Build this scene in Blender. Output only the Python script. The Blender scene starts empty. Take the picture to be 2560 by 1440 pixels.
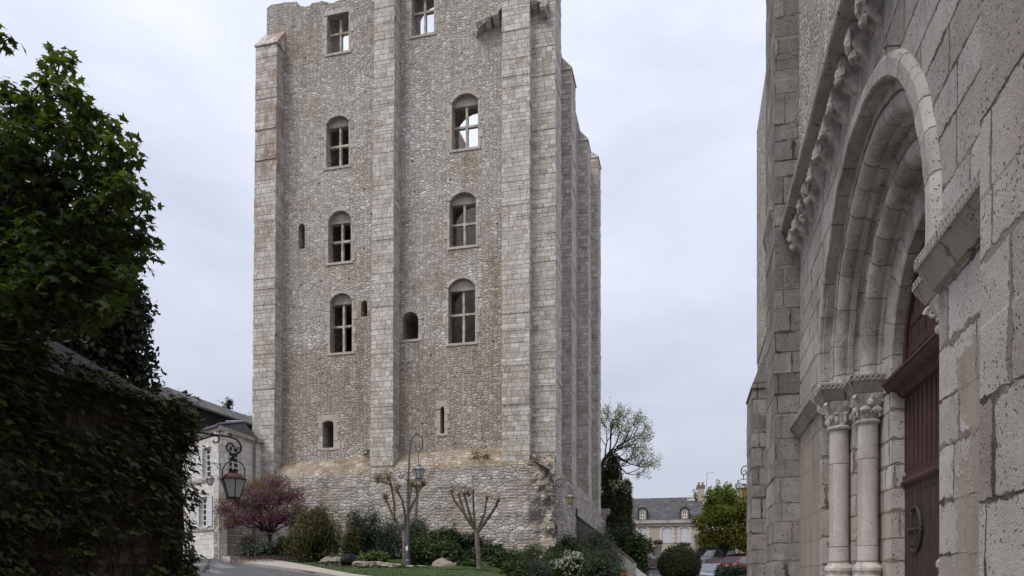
import bpy, math, random
from mathutils import Vector, Matrix, noise, geometry

# ------------------------------------------------------------------ camera, sky, sun
sc = bpy.context.scene
COL = sc.collection
PSI = math.atan2(445, 1800)
FPX = 1800.0
cd = bpy.data.cameras.new("camera")
cam = bpy.data.objects.new("camera", cd)
COL.objects.link(cam)
cam.location = (0, 0, 0)                       # eye level is world z = 0
cam.rotation_euler = (math.radians(90), 0, PSI)
cd.sensor_width = 36.0
cd.lens = FPX / 2560 * 36
cd.shift_y = 720 / 2560
cd.clip_start = 0.05
cd.clip_end = 3000
sc.camera = cam

SUN = Vector((-0.42, -0.52, 1.05)).normalized()
world = bpy.data.worlds.new("World")
sc.world = world
world.use_nodes = True
wt = world.node_tree
for n in list(wt.nodes):
    wt.nodes.remove(n)
def wn(t, **k):
    n = wt.nodes.new(t)
    for a, b in k.items():
        setattr(n, a, b)
    return n
w_out = wn('ShaderNodeOutputWorld')
w_bg = wn('ShaderNodeBackground')
w_bg.inputs['Strength'].default_value = 0.10
w_sky = wn('ShaderNodeTexSky')
w_sky.sky_type = 'NISHITA'
w_sky.sun_disc = False
w_sky.sun_elevation = math.asin(SUN.z)
w_sky.sun_rotation = math.atan2(SUN.x, SUN.y)
w_tc = wn('ShaderNodeTexCoord')
w_map = wn('ShaderNodeMapping')
w_map.inputs['Scale'].default_value = (1.0, 1.0, 2.6)
w_map.inputs['Location'].default_value = (3.1, 1.2, 0.35)
wt.links.new(w_tc.outputs['Generated'], w_map.inputs['Vector'])
w_n1 = wn('ShaderNodeTexNoise')
w_n1.inputs['Scale'].default_value = 1.9
w_n1.inputs['Detail'].default_value = 7
w_n1.inputs['Roughness'].default_value = 0.55
w_n1.inputs['Distortion'].default_value = 0.4
wt.links.new(w_map.outputs[0], w_n1.inputs['Vector'])
w_r1 = wn('ShaderNodeValToRGB')                 # cloud cover: mostly closed, a few thin bluish gaps
w_r1.color_ramp.elements[0].position = 0.30
w_r1.color_ramp.elements[0].color = (0.74, 0.74, 0.74, 1)
w_r1.color_ramp.elements[1].position = 0.56
w_r1.color_ramp.elements[1].color = (0.97, 0.97, 0.97, 1)
wt.links.new(w_n1.outputs['Fac'], w_r1.inputs['Fac'])
w_n2 = wn('ShaderNodeTexNoise')
w_n2.inputs['Scale'].default_value = 3.2
w_n2.inputs['Detail'].default_value = 6
w_n2.inputs['Roughness'].default_value = 0.5
wt.links.new(w_map.outputs[0], w_n2.inputs['Vector'])
w_r2 = wn('ShaderNodeValToRGB')                 # light and grey parts of the cloud sheet
w_r2.color_ramp.elements[0].position = 0.32
w_r2.color_ramp.elements[0].color = (5.5, 5.8, 6.9, 1)
w_r2.color_ramp.elements[1].position = 0.66
w_r2.color_ramp.elements[1].color = (6.4, 6.68, 7.7, 1)
wt.links.new(w_n2.outputs['Fac'], w_r2.inputs['Fac'])
w_sep = wn('ShaderNodeSeparateXYZ')
wt.links.new(w_tc.outputs['Generated'], w_sep.inputs[0])
w_mr = wn('ShaderNodeMapRange')                 # an overcast sky is brighter overhead than at the horizon
w_mr.inputs['From Min'].default_value = 0.0
w_mr.inputs['From Max'].default_value = 1.0
w_mr.inputs['To Min'].default_value = 0.82
w_mr.inputs['To Max'].default_value = 1.95
wt.links.new(w_sep.outputs['Z'], w_mr.inputs['Value'])
w_mul = wn('ShaderNodeMix', data_type='RGBA', blend_type='MULTIPLY')
w_mul.inputs['Factor'].default_value = 1.0
wt.links.new(w_r2.outputs['Color'], w_mul.inputs['A'])
wt.links.new(w_mr.outputs['Result'], w_mul.inputs['B'])
w_mix = wn('ShaderNodeMix', data_type='RGBA')
wt.links.new(w_r1.outputs['Color'], w_mix.inputs['Factor'])
wt.links.new(w_sky.outputs['Color'], w_mix.inputs['A'])
wt.links.new(w_mul.outputs['Result'], w_mix.inputs['B'])
wt.links.new(w_mix.outputs['Result'], w_bg.inputs['Color'])
wt.links.new(w_bg.outputs[0], w_out.inputs[0])

sd = bpy.data.lights.new("sun", 'SUN')
sd.energy = 2.3
sd.angle = math.radians(28)
sd.color = (1.0, 0.955, 0.90)
sun = bpy.data.objects.new("sun", sd)
COL.objects.link(sun)
sun.location = (0, 0, 60)
sun.rotation_euler = SUN.to_track_quat('Z', 'Y').to_euler()

sc.view_settings.view_transform = 'Standard'
sc.view_settings.look = 'None'
sc.view_settings.exposure = 0.10
sc.view_settings.gamma = 1.0
sc.view_settings.use_curve_mapping = False
sc.render.engine = 'CYCLES'
sc.cycles.max_bounces = 6
sc.cycles.diffuse_bounces = 3
sc.cycles.glossy_bounces = 3
sc.cycles.transmission_bounces = 4
sc.cycles.transparent_max_bounces = 6
sc.cycles.use_denoising = True

# ------------------------------------------------------------------ photograph measurements -> metres
_s, _c = math.sin(PSI), math.cos(PSI)
def ray(px, py):
    u = (px - 1280) / FPX
    return Vector((-_s + _c * u, _c + _s * u, (1440 - py) / FPX))
def atY(px, py, Y):
    r = ray(px, py)
    return r * (Y / r.y)
def atX(px, py, X):
    r = ray(px, py)
    return r * (X / r.x)
def atD(px, py, d):
    return ray(px, py) * d

def sstep(a, b, x):
    t = min(1.0, max(0.0, (x - a) / (b - a)))
    return t * t * (3 - 2 * t)
def pl(x, pts):
    if x <= pts[0][0]:
        return pts[0][1]
    for (a, va), (b, vb) in zip(pts, pts[1:]):
        if x <= b:
            return va + (vb - va) * (x - a) / (b - a)
    return pts[-1][1]
def zg(X, Y):
    left = pl(Y, [(-50, -1.6), (0, -1.6), (12, -1.1), (27, 0.0), (36, 1.0), (46, 1.2), (66, 0.8), (80, 1.5), (100, 2.0)])
    right = pl(Y, [(-50, -1.6), (0, -1.6), (20, -1.35), (44, -0.75), (56, -0.5), (66, 0.45), (80, 1.5), (100, 2.0)])
    t = sstep(-10, -1, X)
    return left * (1 - t) + right * t
def G(px, py):
    r = ray(px, py)
    d, prev = 6.0, 6.0
    while d < 140:
        p = r * d
        if p.z <= zg(p.x, p.y):
            lo, hi = prev, d
            for _ in range(20):
                m = (lo + hi) / 2
                q = r * m
                if q.z <= zg(q.x, q.y): hi = m
                else: lo = m
            return r * hi
        prev = d
        d += 0.4
    return r * 140

# ------------------------------------------------------------------ mesh helpers
class MB:
    def __init__(self):
        self.v, self.f, self.uv = [], [], []
    def add(self, vs, fs, uvs=None):
        o = len(self.v)
        self.v.extend([tuple(p) for p in vs])
        for i, f in enumerate(fs):
            self.f.append([k + o for k in f])
            self.uv.append(uvs[i] if uvs else None)
    def box(self, x0, x1, y0, y1, z0, z1):
        v = [(x0, y0, z0), (x1, y0, z0), (x1, y1, z0), (x0, y1, z0), (x0, y0, z1), (x1, y0, z1), (x1, y1, z1), (x0, y1, z1)]
        self.add(v, [(0, 3, 2, 1), (4, 5, 6, 7), (0, 1, 5, 4), (1, 2, 6, 5), (2, 3, 7, 6), (3, 0, 4, 7)])
    def obox(self, c, ax, ay, az):
        c, ax, ay, az = Vector(c), Vector(ax), Vector(ay), Vector(az)
        v = [c + ax * i + ay * j + az * k for k in (-1, 1) for (i, j) in ((-1, -1), (1, -1), (1, 1), (-1, 1))]
        self.add(v, [(0, 3, 2, 1), (4, 5, 6, 7), (0, 1, 5, 4), (1, 2, 6, 5), (2, 3, 7, 6), (3, 0, 4, 7)])
    def tube(self, pts, rad, n=8, caps=True):
        pts = [Vector(p) for p in pts]
        if not hasattr(rad, '__len__'):
            rad = [rad] * len(pts)
        rings, up = [], None
        for i, p in enumerate(pts):
            t = (pts[min(i + 1, len(pts) - 1)] - pts[max(i - 1, 0)])
            if t.length < 1e-9: t = Vector((0, 0, 1))
            t.normalize()
            if up is None:
                up = Vector((1, 0, 0)) if abs(t.x) < 0.8 else Vector((0, 1, 0))
            a = (up - t * up.dot(t))
            if a.length < 1e-6:
                a = t.orthogonal()
            a.normalize()
            b = t.cross(a)
            up = a
            rings.append([p + (a * math.cos(2 * math.pi * k / n) + b * math.sin(2 * math.pi * k / n)) * rad[i] for k in range(n)])
        vs = [q for r in rings for q in r]
        fs = []
        for i in range(len(pts) - 1):
            for k in range(n):
                k2 = (k + 1) % n
                fs.append((i * n + k, i * n + k2, (i + 1) * n + k2, (i + 1) * n + k))
        if caps:
            fs.append(tuple(range(n - 1, -1, -1)))
            fs.append(tuple(range((len(pts) - 1) * n, len(pts) * n)))
        self.add(vs, fs)
    def lathe(self, prof, c, n=16, ax=None, ph=0.0):
        """prof: (radius, height) from bottom to top round a vertical axis (or along ax)"""
        c = Vector(c)
        z = Vector(ax).normalized() if ax else Vector((0, 0, 1))
        x = Vector((1, 0, 0)) if abs(z.x) < 0.9 else Vector((0, 1, 0))
        x = (x - z * x.dot(z)).normalized()
        y = z.cross(x)
        vs, fs = [], []
        for r, h in prof:
            for k in range(n):
                a = 2 * math.pi * k / n + ph
                vs.append(c + z * h + (x * math.cos(a) + y * math.sin(a)) * r)
        for i in range(len(prof) - 1):
            for k in range(n):
                k2 = (k + 1) % n
                fs.append((i * n + k, i * n + k2, (i + 1) * n + k2, (i + 1) * n + k))
        fs.append(tuple(range(n - 1, -1, -1)))
        fs.append(tuple(range((len(prof) - 1) * n, len(prof) * n)))
        self.add(vs, fs)
    def ball(self, c, rx, ry, rz, nu=10, nv=7, jit=0.0, rng=None):
        vs, fs = [], []
        for j in range(nv + 1):
            th = math.pi * j / nv
            for i in range(nu):
                a = 2 * math.pi * i / nu
                d = Vector((math.sin(th) * math.cos(a), math.sin(th) * math.sin(a), math.cos(th)))
                k = 1.0
                if jit:
                    k += jit * noise.noise(Vector((d.x * 1.7 + c[0] * 3.1, d.y * 1.7 + c[1] * 3.1, d.z * 1.7 + c[2] * 2.3)))
                vs.append((c[0] + d.x * rx * k, c[1] + d.y * ry * k, c[2] + d.z * rz * k))
        for j in range(nv):
            for i in range(nu):
                i2 = (i + 1) % nu
                fs.append((j * nu + i, (j + 1) * nu + i, (j + 1) * nu + i2, j * nu + i2))
        self.add(vs, fs)
    def prism(self, poly, O, ax, ay, an, holes=()):
        """extrude a 2-D polygon (with holes) lying in O + a*ax + b*ay by the vector an"""
        O, ax, ay, an = Vector(O), Vector(ax), Vector(ay), Vector(an)
        loops = [list(poly)] + [list(h) for h in holes]
        l3 = [[Vector((a, b, 0)) for a, b in lp] for lp in loops]
        tris = geometry.tessellate_polygon(l3)
        flat = [p for lp in loops for p in lp]
        n = len(flat)
        vs = [O + ax * a + ay * b for a, b in flat] + [O + ax * a + ay * b + an for a, b in flat]
        fs = [tuple(t) for t in tris] + [tuple(k + n for k in reversed(t)) for t in tris]
        s = 0
        for lp in loops:
            m = len(lp)
            for k in range(m):
                i, j = s + k, s + (k + 1) % m
                fs.append((i, j, j + n, i + n))
            s += m
        self.add(vs, fs)
    def grid(self, fn, nu, nv, uvfn=None):
        vs = [fn(i / nu, j / nv) for j in range(nv + 1) for i in range(nu + 1)]
        fs, uvs = [], []
        for j in range(nv):
            for i in range(nu):
                fs.append((j * (nu + 1) + i, j * (nu + 1) + i + 1, (j + 1) * (nu + 1) + i + 1, (j + 1) * (nu + 1) + i))
                if uvfn:
                    uvs.append([uvfn(a / nu, b / nv) for a, b in ((i, j), (i + 1, j), (i + 1, j + 1), (i, j + 1))])
        self.add(vs, fs, uvs if uvfn else None)
    def build(self, name, mat, parent=None, smooth=False, loc=None, local=False, flat_angle=None):
        me = bpy.data.meshes.new(name)
        base = Vector(LOC.get(parent.name, (0, 0, 0))) if parent else Vector(loc or (0, 0, 0))
        if local:
            base = Vector((0, 0, 0))
        vs = [(p[0] - base.x, p[1] - base.y, p[2] - base.z) for p in self.v]
        me.from_pydata(vs, [], self.f)
        uvl = me.uv_layers.new(name="UVMap")
        co = self.v
        data = [0.0] * (2 * len(me.loops))
        for p in me.polygons:
            given = self.uv[p.index]
            nx, ny, nz = abs(p.normal.x), abs(p.normal.y), abs(p.normal.z)
            for q, li in enumerate(range(p.loop_start, p.loop_start + p.loop_total)):
                if given:
                    a, b = given[q]
                else:
                    x, y, z = co[me.loops[li].vertex_index]
                    if nz > 0.8: a, b = x, y
                    elif nx > ny: a, b = y + 0.37, z
                    else: a, b = x, z
                data[2 * li], data[2 * li + 1] = a, b
        uvl.data.foreach_set("uv", data)
        if smooth:
            me.polygons.foreach_set("use_smooth", [True] * len(me.polygons))
        me.materials.append(mat)
        me.update()
        o = bpy.data.objects.new(name, me)
        COL.objects.link(o)
        if parent:
            o.parent = parent
            LOC[o.name] = tuple(base)
        else:
            o.location = base
            LOC[o.name] = tuple(base)
        return o
LOC = {}

def tag(o, label, cat, group=None, kind='thing'):
    o['label'] = label
    o['category'] = cat
    o['kind'] = kind
    if group: o['group'] = group
    return o
def thing(name, label, cat, loc=(0, 0, 0), group=None, rz=0.0):
    o = bpy.data.objects.new(name, None)
    COL.objects.link(o)
    o.location = loc
    o.rotation_euler = (0, 0, rz)
    o.empty_display_size = 0.3
    LOC[o.name] = tuple(loc)
    return tag(o, label, cat, group)
def struct(o, kind='structure'):
    o['kind'] = kind
    return o
def copy_tree(src, parent=None, loc=None, rz=None, label=None, group=None):
    c = src.copy()
    COL.objects.link(c)
    if parent: c.parent = parent
    if loc is not None: c.location = loc
    if rz is not None: c.rotation_euler = (0, 0, rz)
    if label: c['label'] = label
    if group: c['group'] = group
    for ch in list(src.children):
        copy_tree(ch, c)
    return c

# ------------------------------------------------------------------ materials
class NT:
    def __init__(self, name):
        self.m = bpy.data.materials.new(name)
        self.m.use_nodes = True
        self.t = self.m.node_tree
        self.b = self.t.nodes['Principled BSDF']
        self.out = self.t.nodes['Material Output']
        self._uv = self._pos = None
    def n(self, t, **k):
        x = self.t.nodes.new(t)
        for a, b in k.items(): setattr(x, a, b)
        return x
    def put(self, sock, v):
        if isinstance(v, bpy.types.NodeSocket): self.t.links.new(v, sock)
        elif isinstance(v, (tuple, list)) and sock.type == 'RGBA' and len(v) == 3: sock.default_value = (*v, 1)
        else: sock.default_value = v
    def uv(self):
        if self._uv is None: self._uv = self.n('ShaderNodeTexCoord').outputs['UV']
        return self._uv
    def obj(self):
        return self.n('ShaderNodeTexCoord').outputs['Object']
    def pos(self):
        if self._pos is None: self._pos = self.n('ShaderNodeNewGeometry').outputs['Position']
        return self._pos
    def math(self, op, a, b=None, c=None, clamp=False):
        x = self.n('ShaderNodeMath', operation=op, use_clamp=clamp)
        for i, v in enumerate((a, b, c)):
            if v is not None: self.put(x.inputs[i], v)
        return x.outputs[0]
    def vmath(self, op, a, b=None, s=None):
        x = self.n('ShaderNodeVectorMath', operation=op)
        self.put(x.inputs[0], a)
        if b is not None: self.put(x.inputs[1], b)
        if s is not None: self.put(x.inputs['Scale'], s)
        return x.outputs[0]
    def sep(self, v):
        x = self.n('ShaderNodeSeparateXYZ')
        self.put(x.inputs[0], v)
        return x.outputs
    def comb(self, a, b, c=0.0):
        x = self.n('ShaderNodeCombineXYZ')
        for i, v in enumerate((a, b, c)): self.put(x.inputs[i], v)
        return x.outputs[0]
    def noise(self, vec, scale, detail=4, rough=0.55, dim='3D', out='Fac', dist=0.0):
        x = self.n('ShaderNodeTexNoise', noise_dimensions=dim)
        self.put(x.inputs['W' if dim == '1D' else 'Vector'], vec)
        x.inputs['Scale'].default_value = scale
        x.inputs['Detail'].default_value = detail
        x.inputs['Roughness'].default_value = rough
        x.inputs['Distortion'].default_value = dist
        return x.outputs[out]
    def vor(self, vec, scale, feature='F1', dim='3D', out='Distance', rnd=1.0):
        x = self.n('ShaderNodeTexVoronoi', voronoi_dimensions=dim, feature=feature)
        self.put(x.inputs['Vector'], vec)
        x.inputs['Scale'].default_value = scale
        x.inputs['Randomness'].default_value = rnd
        return x.outputs[out]
    def white(self, vec, dim='2D', out='Value'):
        x = self.n('ShaderNodeTexWhiteNoise', noise_dimensions=dim)
        self.put(x.inputs['W' if dim == '1D' else 'Vector'], vec)
        return x.outputs[out]
    def ss(self, v, a, b, lo=0.0, hi=1.0):
        x = self.n('ShaderNodeMapRange', interpolation_type='SMOOTHSTEP')
        for k, q in (('Value', v), ('From Min', a), ('From Max', b), ('To Min', lo), ('To Max', hi)): self.put(x.inputs[k], q)
        return x.outputs[0]
    def lin(self, v, a, b, lo=0.0, hi=1.0):
        x = self.n('ShaderNodeMapRange')
        for k, q in (('Value', v), ('From Min', a), ('From Max', b), ('To Min', lo), ('To Max', hi)): self.put(x.inputs[k], q)
        return x.outputs[0]
    def ramp(self, f, stops, interp='LINEAR'):
        x = self.n('ShaderNodeValToRGB')
        x.color_ramp.interpolation = interp
        e = x.color_ramp.elements
        while len(e) < len(stops): e.new(0.5)
        for i, (p, c) in enumerate(stops):
            e[i].position = p
            e[i].color = (*c, 1)
        self.put(x.inputs['Fac'], f)
        return x.outputs['Color']
    def mix(self, f, a, b, mode='MIX'):
        x = self.n('ShaderNodeMix', data_type='RGBA', blend_type=mode)
        self.put(x.inputs['Factor'], f)
        self.put(x.inputs['A'], a)
        self.put(x.inputs['B'], b)
        return x.outputs['Result']
    def bump(self, h, strength=0.5, dist=0.03, prev=None):
        x = self.n('ShaderNodeBump')
        x.inputs['Strength'].default_value = strength
        x.inputs['Distance'].default_value = dist
        self.put(x.inputs['Height'], h)
        if prev is not None: self.put(x.inputs['Normal'], prev)
        return x.outputs[0]
    def done(self, col, rough=0.9, normal=None, metal=0.0, spec=0.25):
        self.put(self.b.inputs['Base Color'], col)
        self.put(self.b.inputs['Roughness'], rough)
        self.b.inputs['Metallic'].default_value = metal
        self.b.inputs['Specular IOR Level'].default_value = spec
        if normal is not None: self.put(self.b.inputs['Normal'], normal)
        return self.m

def simple(name, col, rough=0.7, metal=0.0, var=0.12, scale=6.0, spec=0.3, bump=0.0):
    k = NT(name)
    nz = k.noise(k.obj(), scale, 5, 0.6)
    c = k.mix(k.ss(nz, 0.3, 0.7), tuple(x * (1 - var) for x in col), tuple(min(1, x * (1 + var)) for x in col))
    return k.done(c, rough, k.bump(nz, bump, 0.02) if bump else None, metal, spec)

def ashlar_nodes(k, bw, bh, joint, seed=0.0, wob=0.012, vary=0.5):
    """hewn blocks in courses: random value per block, second random, stone mask (0 in the joints)"""
    uv = k.uv()
    wn_ = k.noise(uv, 3.5, 3, 0.6, '2D', 'Color')
    w3 = k.sep(k.vmath('SUBTRACT', wn_, (0.5, 0.5, 0.5)))
    s = k.sep(uv)
    u = k.math('MULTIPLY_ADD', w3[0], wob * 2.2, s[0])
    v = k.math('MULTIPLY_ADD', w3[1], wob * 2.2, s[1])
    vv = k.math('ADD', v, k.math('MULTIPLY', k.noise(k.math('ADD', s[1], seed), 1.1 / bh * 0.35, 1, 0.5, '1D'), bh * 0.9))
    rr = k.math('DIVIDE', vv, bh)
    row = k.math('FLOOR', rr)
    fr = k.math('FRACT', rr)
    rnd = k.white(k.math('ADD', row, seed), '1D')
    uu = k.math('MULTIPLY', k.math('DIVIDE', u, bw), k.math('MULTIPLY_ADD', rnd, vary, 1 - vary / 2))
    uu = k.math('ADD', uu, k.math('MULTIPLY', rnd, 17.3))
    uu = k.math('ADD', uu, k.math('MULTIPLY', k.noise(k.math('MULTIPLY_ADD', row, 5.37, uu), 0.9, 1, 0.5, '1D'), 0.7))
    colm = k.math('FLOOR', uu)
    fu = k.math('FRACT', uu)
    idv = k.comb(colm, k.math('ADD', row, seed))
    r1 = k.white(idv)
    r2 = k.white(k.comb(k.math('ADD', colm, 31.7), k.math('ADD', row, seed)))
    du = k.math('MULTIPLY', k.math('MINIMUM', fu, k.math('SUBTRACT', 1.0, fu)), bw)
    dv = k.math('MULTIPLY', k.math('MINIMUM', fr, k.math('SUBTRACT', 1.0, fr)), bh)
    d = k.math('SMOOTH_MIN', du, dv, joint)
    mask = k.ss(d, joint * 0.35, joint * 1.5)
    return r1, r2, mask, d

def rubble_nodes(k, sx, sy, seed=0.0, warp=0.10):
    uv = k.uv()
    w = k.vmath('SUBTRACT', k.noise(uv, 1.6, 3, 0.6, '2D', 'Color'), (0.5, 0.5, 0.5))
    uvw = k.vmath('ADD', uv, k.vmath('SCALE', w, s=warp * 2.0))
    p = k.vmath('ADD', k.vmath('MULTIPLY', uvw, (sx, sy, 1.0)), (seed, seed * 0.7, 0.0))
    colr = k.sep(k.vor(p, 1.0, 'F1', '2D', 'Color', 0.72))
    edge = k.vor(p, 1.0, 'DISTANCE_TO_EDGE', '2D', 'Distance', 0.72)
    return colr[0], colr[1], edge

# ------------------------------------------------------------------ stone
def pits(k, scale, amount=0.32):
    """small holes eaten into limestone"""
    v = k.vor(k.vmath('ADD', k.pos(), k.vmath('SCALE', k.noise(k.pos(), scale * 0.6, 2, 0.5, '3D', 'Color'), s=0.08)), scale)
    gate = k.ss(k.noise(k.pos(), scale * 0.16, 3, 0.6), 0.42, 0.60)
    return k.math('MULTIPLY', k.ss(v, amount, amount * 0.45), gate)

def keep_rubble(name, sx=4.1, sy=8.9, plinth=False, hi=1.0, lich_on=True):
    k = NT(name)
    if plinth:
        a1, a2, mk_, ea = ashlar_nodes(k, 1.0 / sx, 1.1 / sy, 0.05, 3.0 + sx, 0.066, 1.2)
        ea = k.math('MULTIPLY', ea, 1.6)
        q1, q2, e2 = rubble_nodes(k, sx * 0.85, sy * 0.80, 8.0, 0.14)
        sel = k.ss(k.noise(k.vmath('ADD', k.uv(), (5.0, 23.0, 0.0)), 0.45, 5, 0.6, '2D'), 0.46, 0.50)
        fl_ = lambda a, b: k.math('ADD', k.math('MULTIPLY', b, sel), k.math('MULTIPLY', a, k.math('SUBTRACT', 1.0, sel)))
        r1, r2, e = fl_(a1, q1), fl_(a2, q2), fl_(ea, e2)
    else:
        r1, r2, e = rubble_nodes(k, sx, sy, 3.0, 0.13)
        q1, q2, e2 = rubble_nodes(k, sx * 0.74, sy * 0.74, 8.0, 0.16)
        sel = k.ss(k.noise(k.vmath('ADD', k.uv(), (5.0, 23.0, 0.0)), 0.33, 5, 0.6, '2D'), 0.545, 0.575)
        fl_ = lambda a, b: k.math('ADD', k.math('MULTIPLY', b, sel), k.math('MULTIPLY', a, k.math('SUBTRACT', 1.0, sel)))
        r1, r2, e = fl_(r1, q1), fl_(r2, q2), fl_(e, e2)
    big = k.noise(k.uv(), 0.22, 5, 0.62, '2D')
    big2 = k.noise(k.vmath('ADD', k.uv(), (41.0, 13.0, 0.0)), 0.55, 6, 0.65, '2D')
    fine = k.noise(k.pos(), 14.0, 4, 0.65)
    stone = k.ramp(r1, [(0.0, (.345, .305, .262)), (0.18, (.425, .385, .338)), (0.6, (.505, .465, .418)), (0.86, (.58, .545, .50)), (1.0, (.70, .675, .635))])
    P = k.sep(k.pos())
    if plinth:
        stone = k.mix(1.0, stone, (.84, .835, .83), 'MULTIPLY')
        brown = k.math('MULTIPLY', k.ss(big, 0.52, 0.7), 0.4)
    else:
        brown = k.math('MULTIPLY', k.ss(k.math('ADD', big, k.ss(P[2], 19.0, 12.0, 0.0, 0.20)), 0.45, 0.70), k.ss(P[2], 30.0, 18.0, 0.18, 0.70))
    stone = k.mix(brown, stone, k.mix(1.0, stone, (.80, .71, .61), 'MULTIPLY'))
    stone = k.mix(k.ss(big2, 0.58, 0.78, 0, 0.40), stone, (.335, .285, .245))          # patches washed with dirt
    if not plinth:
        stone = k.mix(k.ss(P[2], 27.0, 37.0, 0, 0.42), stone, k.mix(1.0, stone, (.70, .69, .66), 'MULTIPLY'))   # grey weathered head of the wall
    vst = k.noise(k.vmath('MULTIPLY', k.pos(), (1.5, 1.5, 0.16)), 0.8, 7, 0.68)
    stone = k.mix(k.ss(vst, 0.50, 0.64, 0.0, 0.62), stone, k.mix(1.0, stone, (.66, .63, .60), 'MULTIPLY'))
    stone = k.mix(k.ss(vst, 0.40, 0.28, 0.0, 0.4), stone, (.62, .585, .545))
    wide = 0.05 if plinth else 0.055
    m = k.ss(k.math('ADD', e, k.math('MULTIPLY', k.math('SUBTRACT', fine, 0.5), 0.05)), 0.015, wide + 0.03)
    joint = k.mix(k.ss(big2, 0.38, 0.6), (.205, .170, .145), (.37, .32, .28))
    if not plinth: joint = k.mix(k.ss(P[2], 20.0, 12.0, 0.0, 0.8), joint, (.150, .118, .096))
    col = k.mix(m, joint, stone)
    col = k.mix(k.ss(fine, 0.35, 0.7, 0.0, 0.25), col, k.mix(1.0, col, (.72, .70, .68), 'MULTIPLY'))
    hole = k.ss(k.vor(k.vmath('MULTIPLY', k.uv(), (1.0, 1.0, 1.0)), 0.55, 'F1', '2D', 'Distance', 1.0), 0.045, 0.03)
    hole = k.math('MULTIPLY', hole, k.ss(k.noise(k.uv(), 0.3, 2, 0.5, '2D'), 0.5, 0.56))
    col = k.mix(k.math('MULTIPLY', hole, 0.85), col, (.035, .03, .026))
    # orange lichen: spreads high on the plinth and in streaks below certain sills
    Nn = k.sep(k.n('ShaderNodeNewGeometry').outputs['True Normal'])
    ln = k.noise(k.pos(), 1.7, 6, 0.7)
    if plinth and not lich_on:
        pass
    elif plinth:
        col = k.mix(k.math('MULTIPLY', k.ss(Nn[2], 0.25, 0.55), k.ss(k.noise(k.pos(), 1.1, 6, 0.7), 0.32, 0.6, 0.2, 1.0)), col, k.mix(1.0, col, (.72, .665, .57), 'MULTIPLY'))  # upward faces toned down in colour to offset the skylight on the ledge
        lic = k.math('MULTIPLY', k.ss(P[2], 5.9, 6.7), k.ss(k.math('ADD', k.noise(k.pos(), 0.35, 3, 0.5), k.math('MULTIPLY', ln, 0.5)), 0.66, 0.84))
        col = k.mix(k.math('MULTIPLY', lic, 0.42), col, k.mix(1.0, col, (.86, .70, .40), 'MULTIPLY'))
    else:
        tot = None
        for (x, z, hw, hh, q) in LICHEN:
            a = k.math('MULTIPLY', k.ss(k.math('ABSOLUTE', k.math('SUBTRACT', P[0], x)), hw, hw * 0.3), k.ss(k.math('ABSOLUTE', k.math('SUBTRACT', P[2], z)), hh, hh * 0.3))
            a = k.math('MULTIPLY', a, q)
            tot = a if tot is None else k.math('MAXIMUM', tot, a)
        lic = k.math('MULTIPLY', tot, k.ss(k.math('MULTIPLY_ADD', ln, 0.7, k.math('MULTIPLY', fine, 0.3)), 0.40, 0.58))
        col = k.mix(k.math('MULTIPLY', lic, 0.72), col, (.24, .155, .06))
    h = k.math('ADD', k.math('MULTIPLY', k.ss(e, 0.0, 0.22), 1.0), k.math('ADD', k.math('MULTIPLY', r2, 0.5), k.math('MULTIPLY', fine, 0.25)))
    return k.done(col, 0.93, k.bump(h, 0.75, 0.05), spec=0.15)

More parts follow.
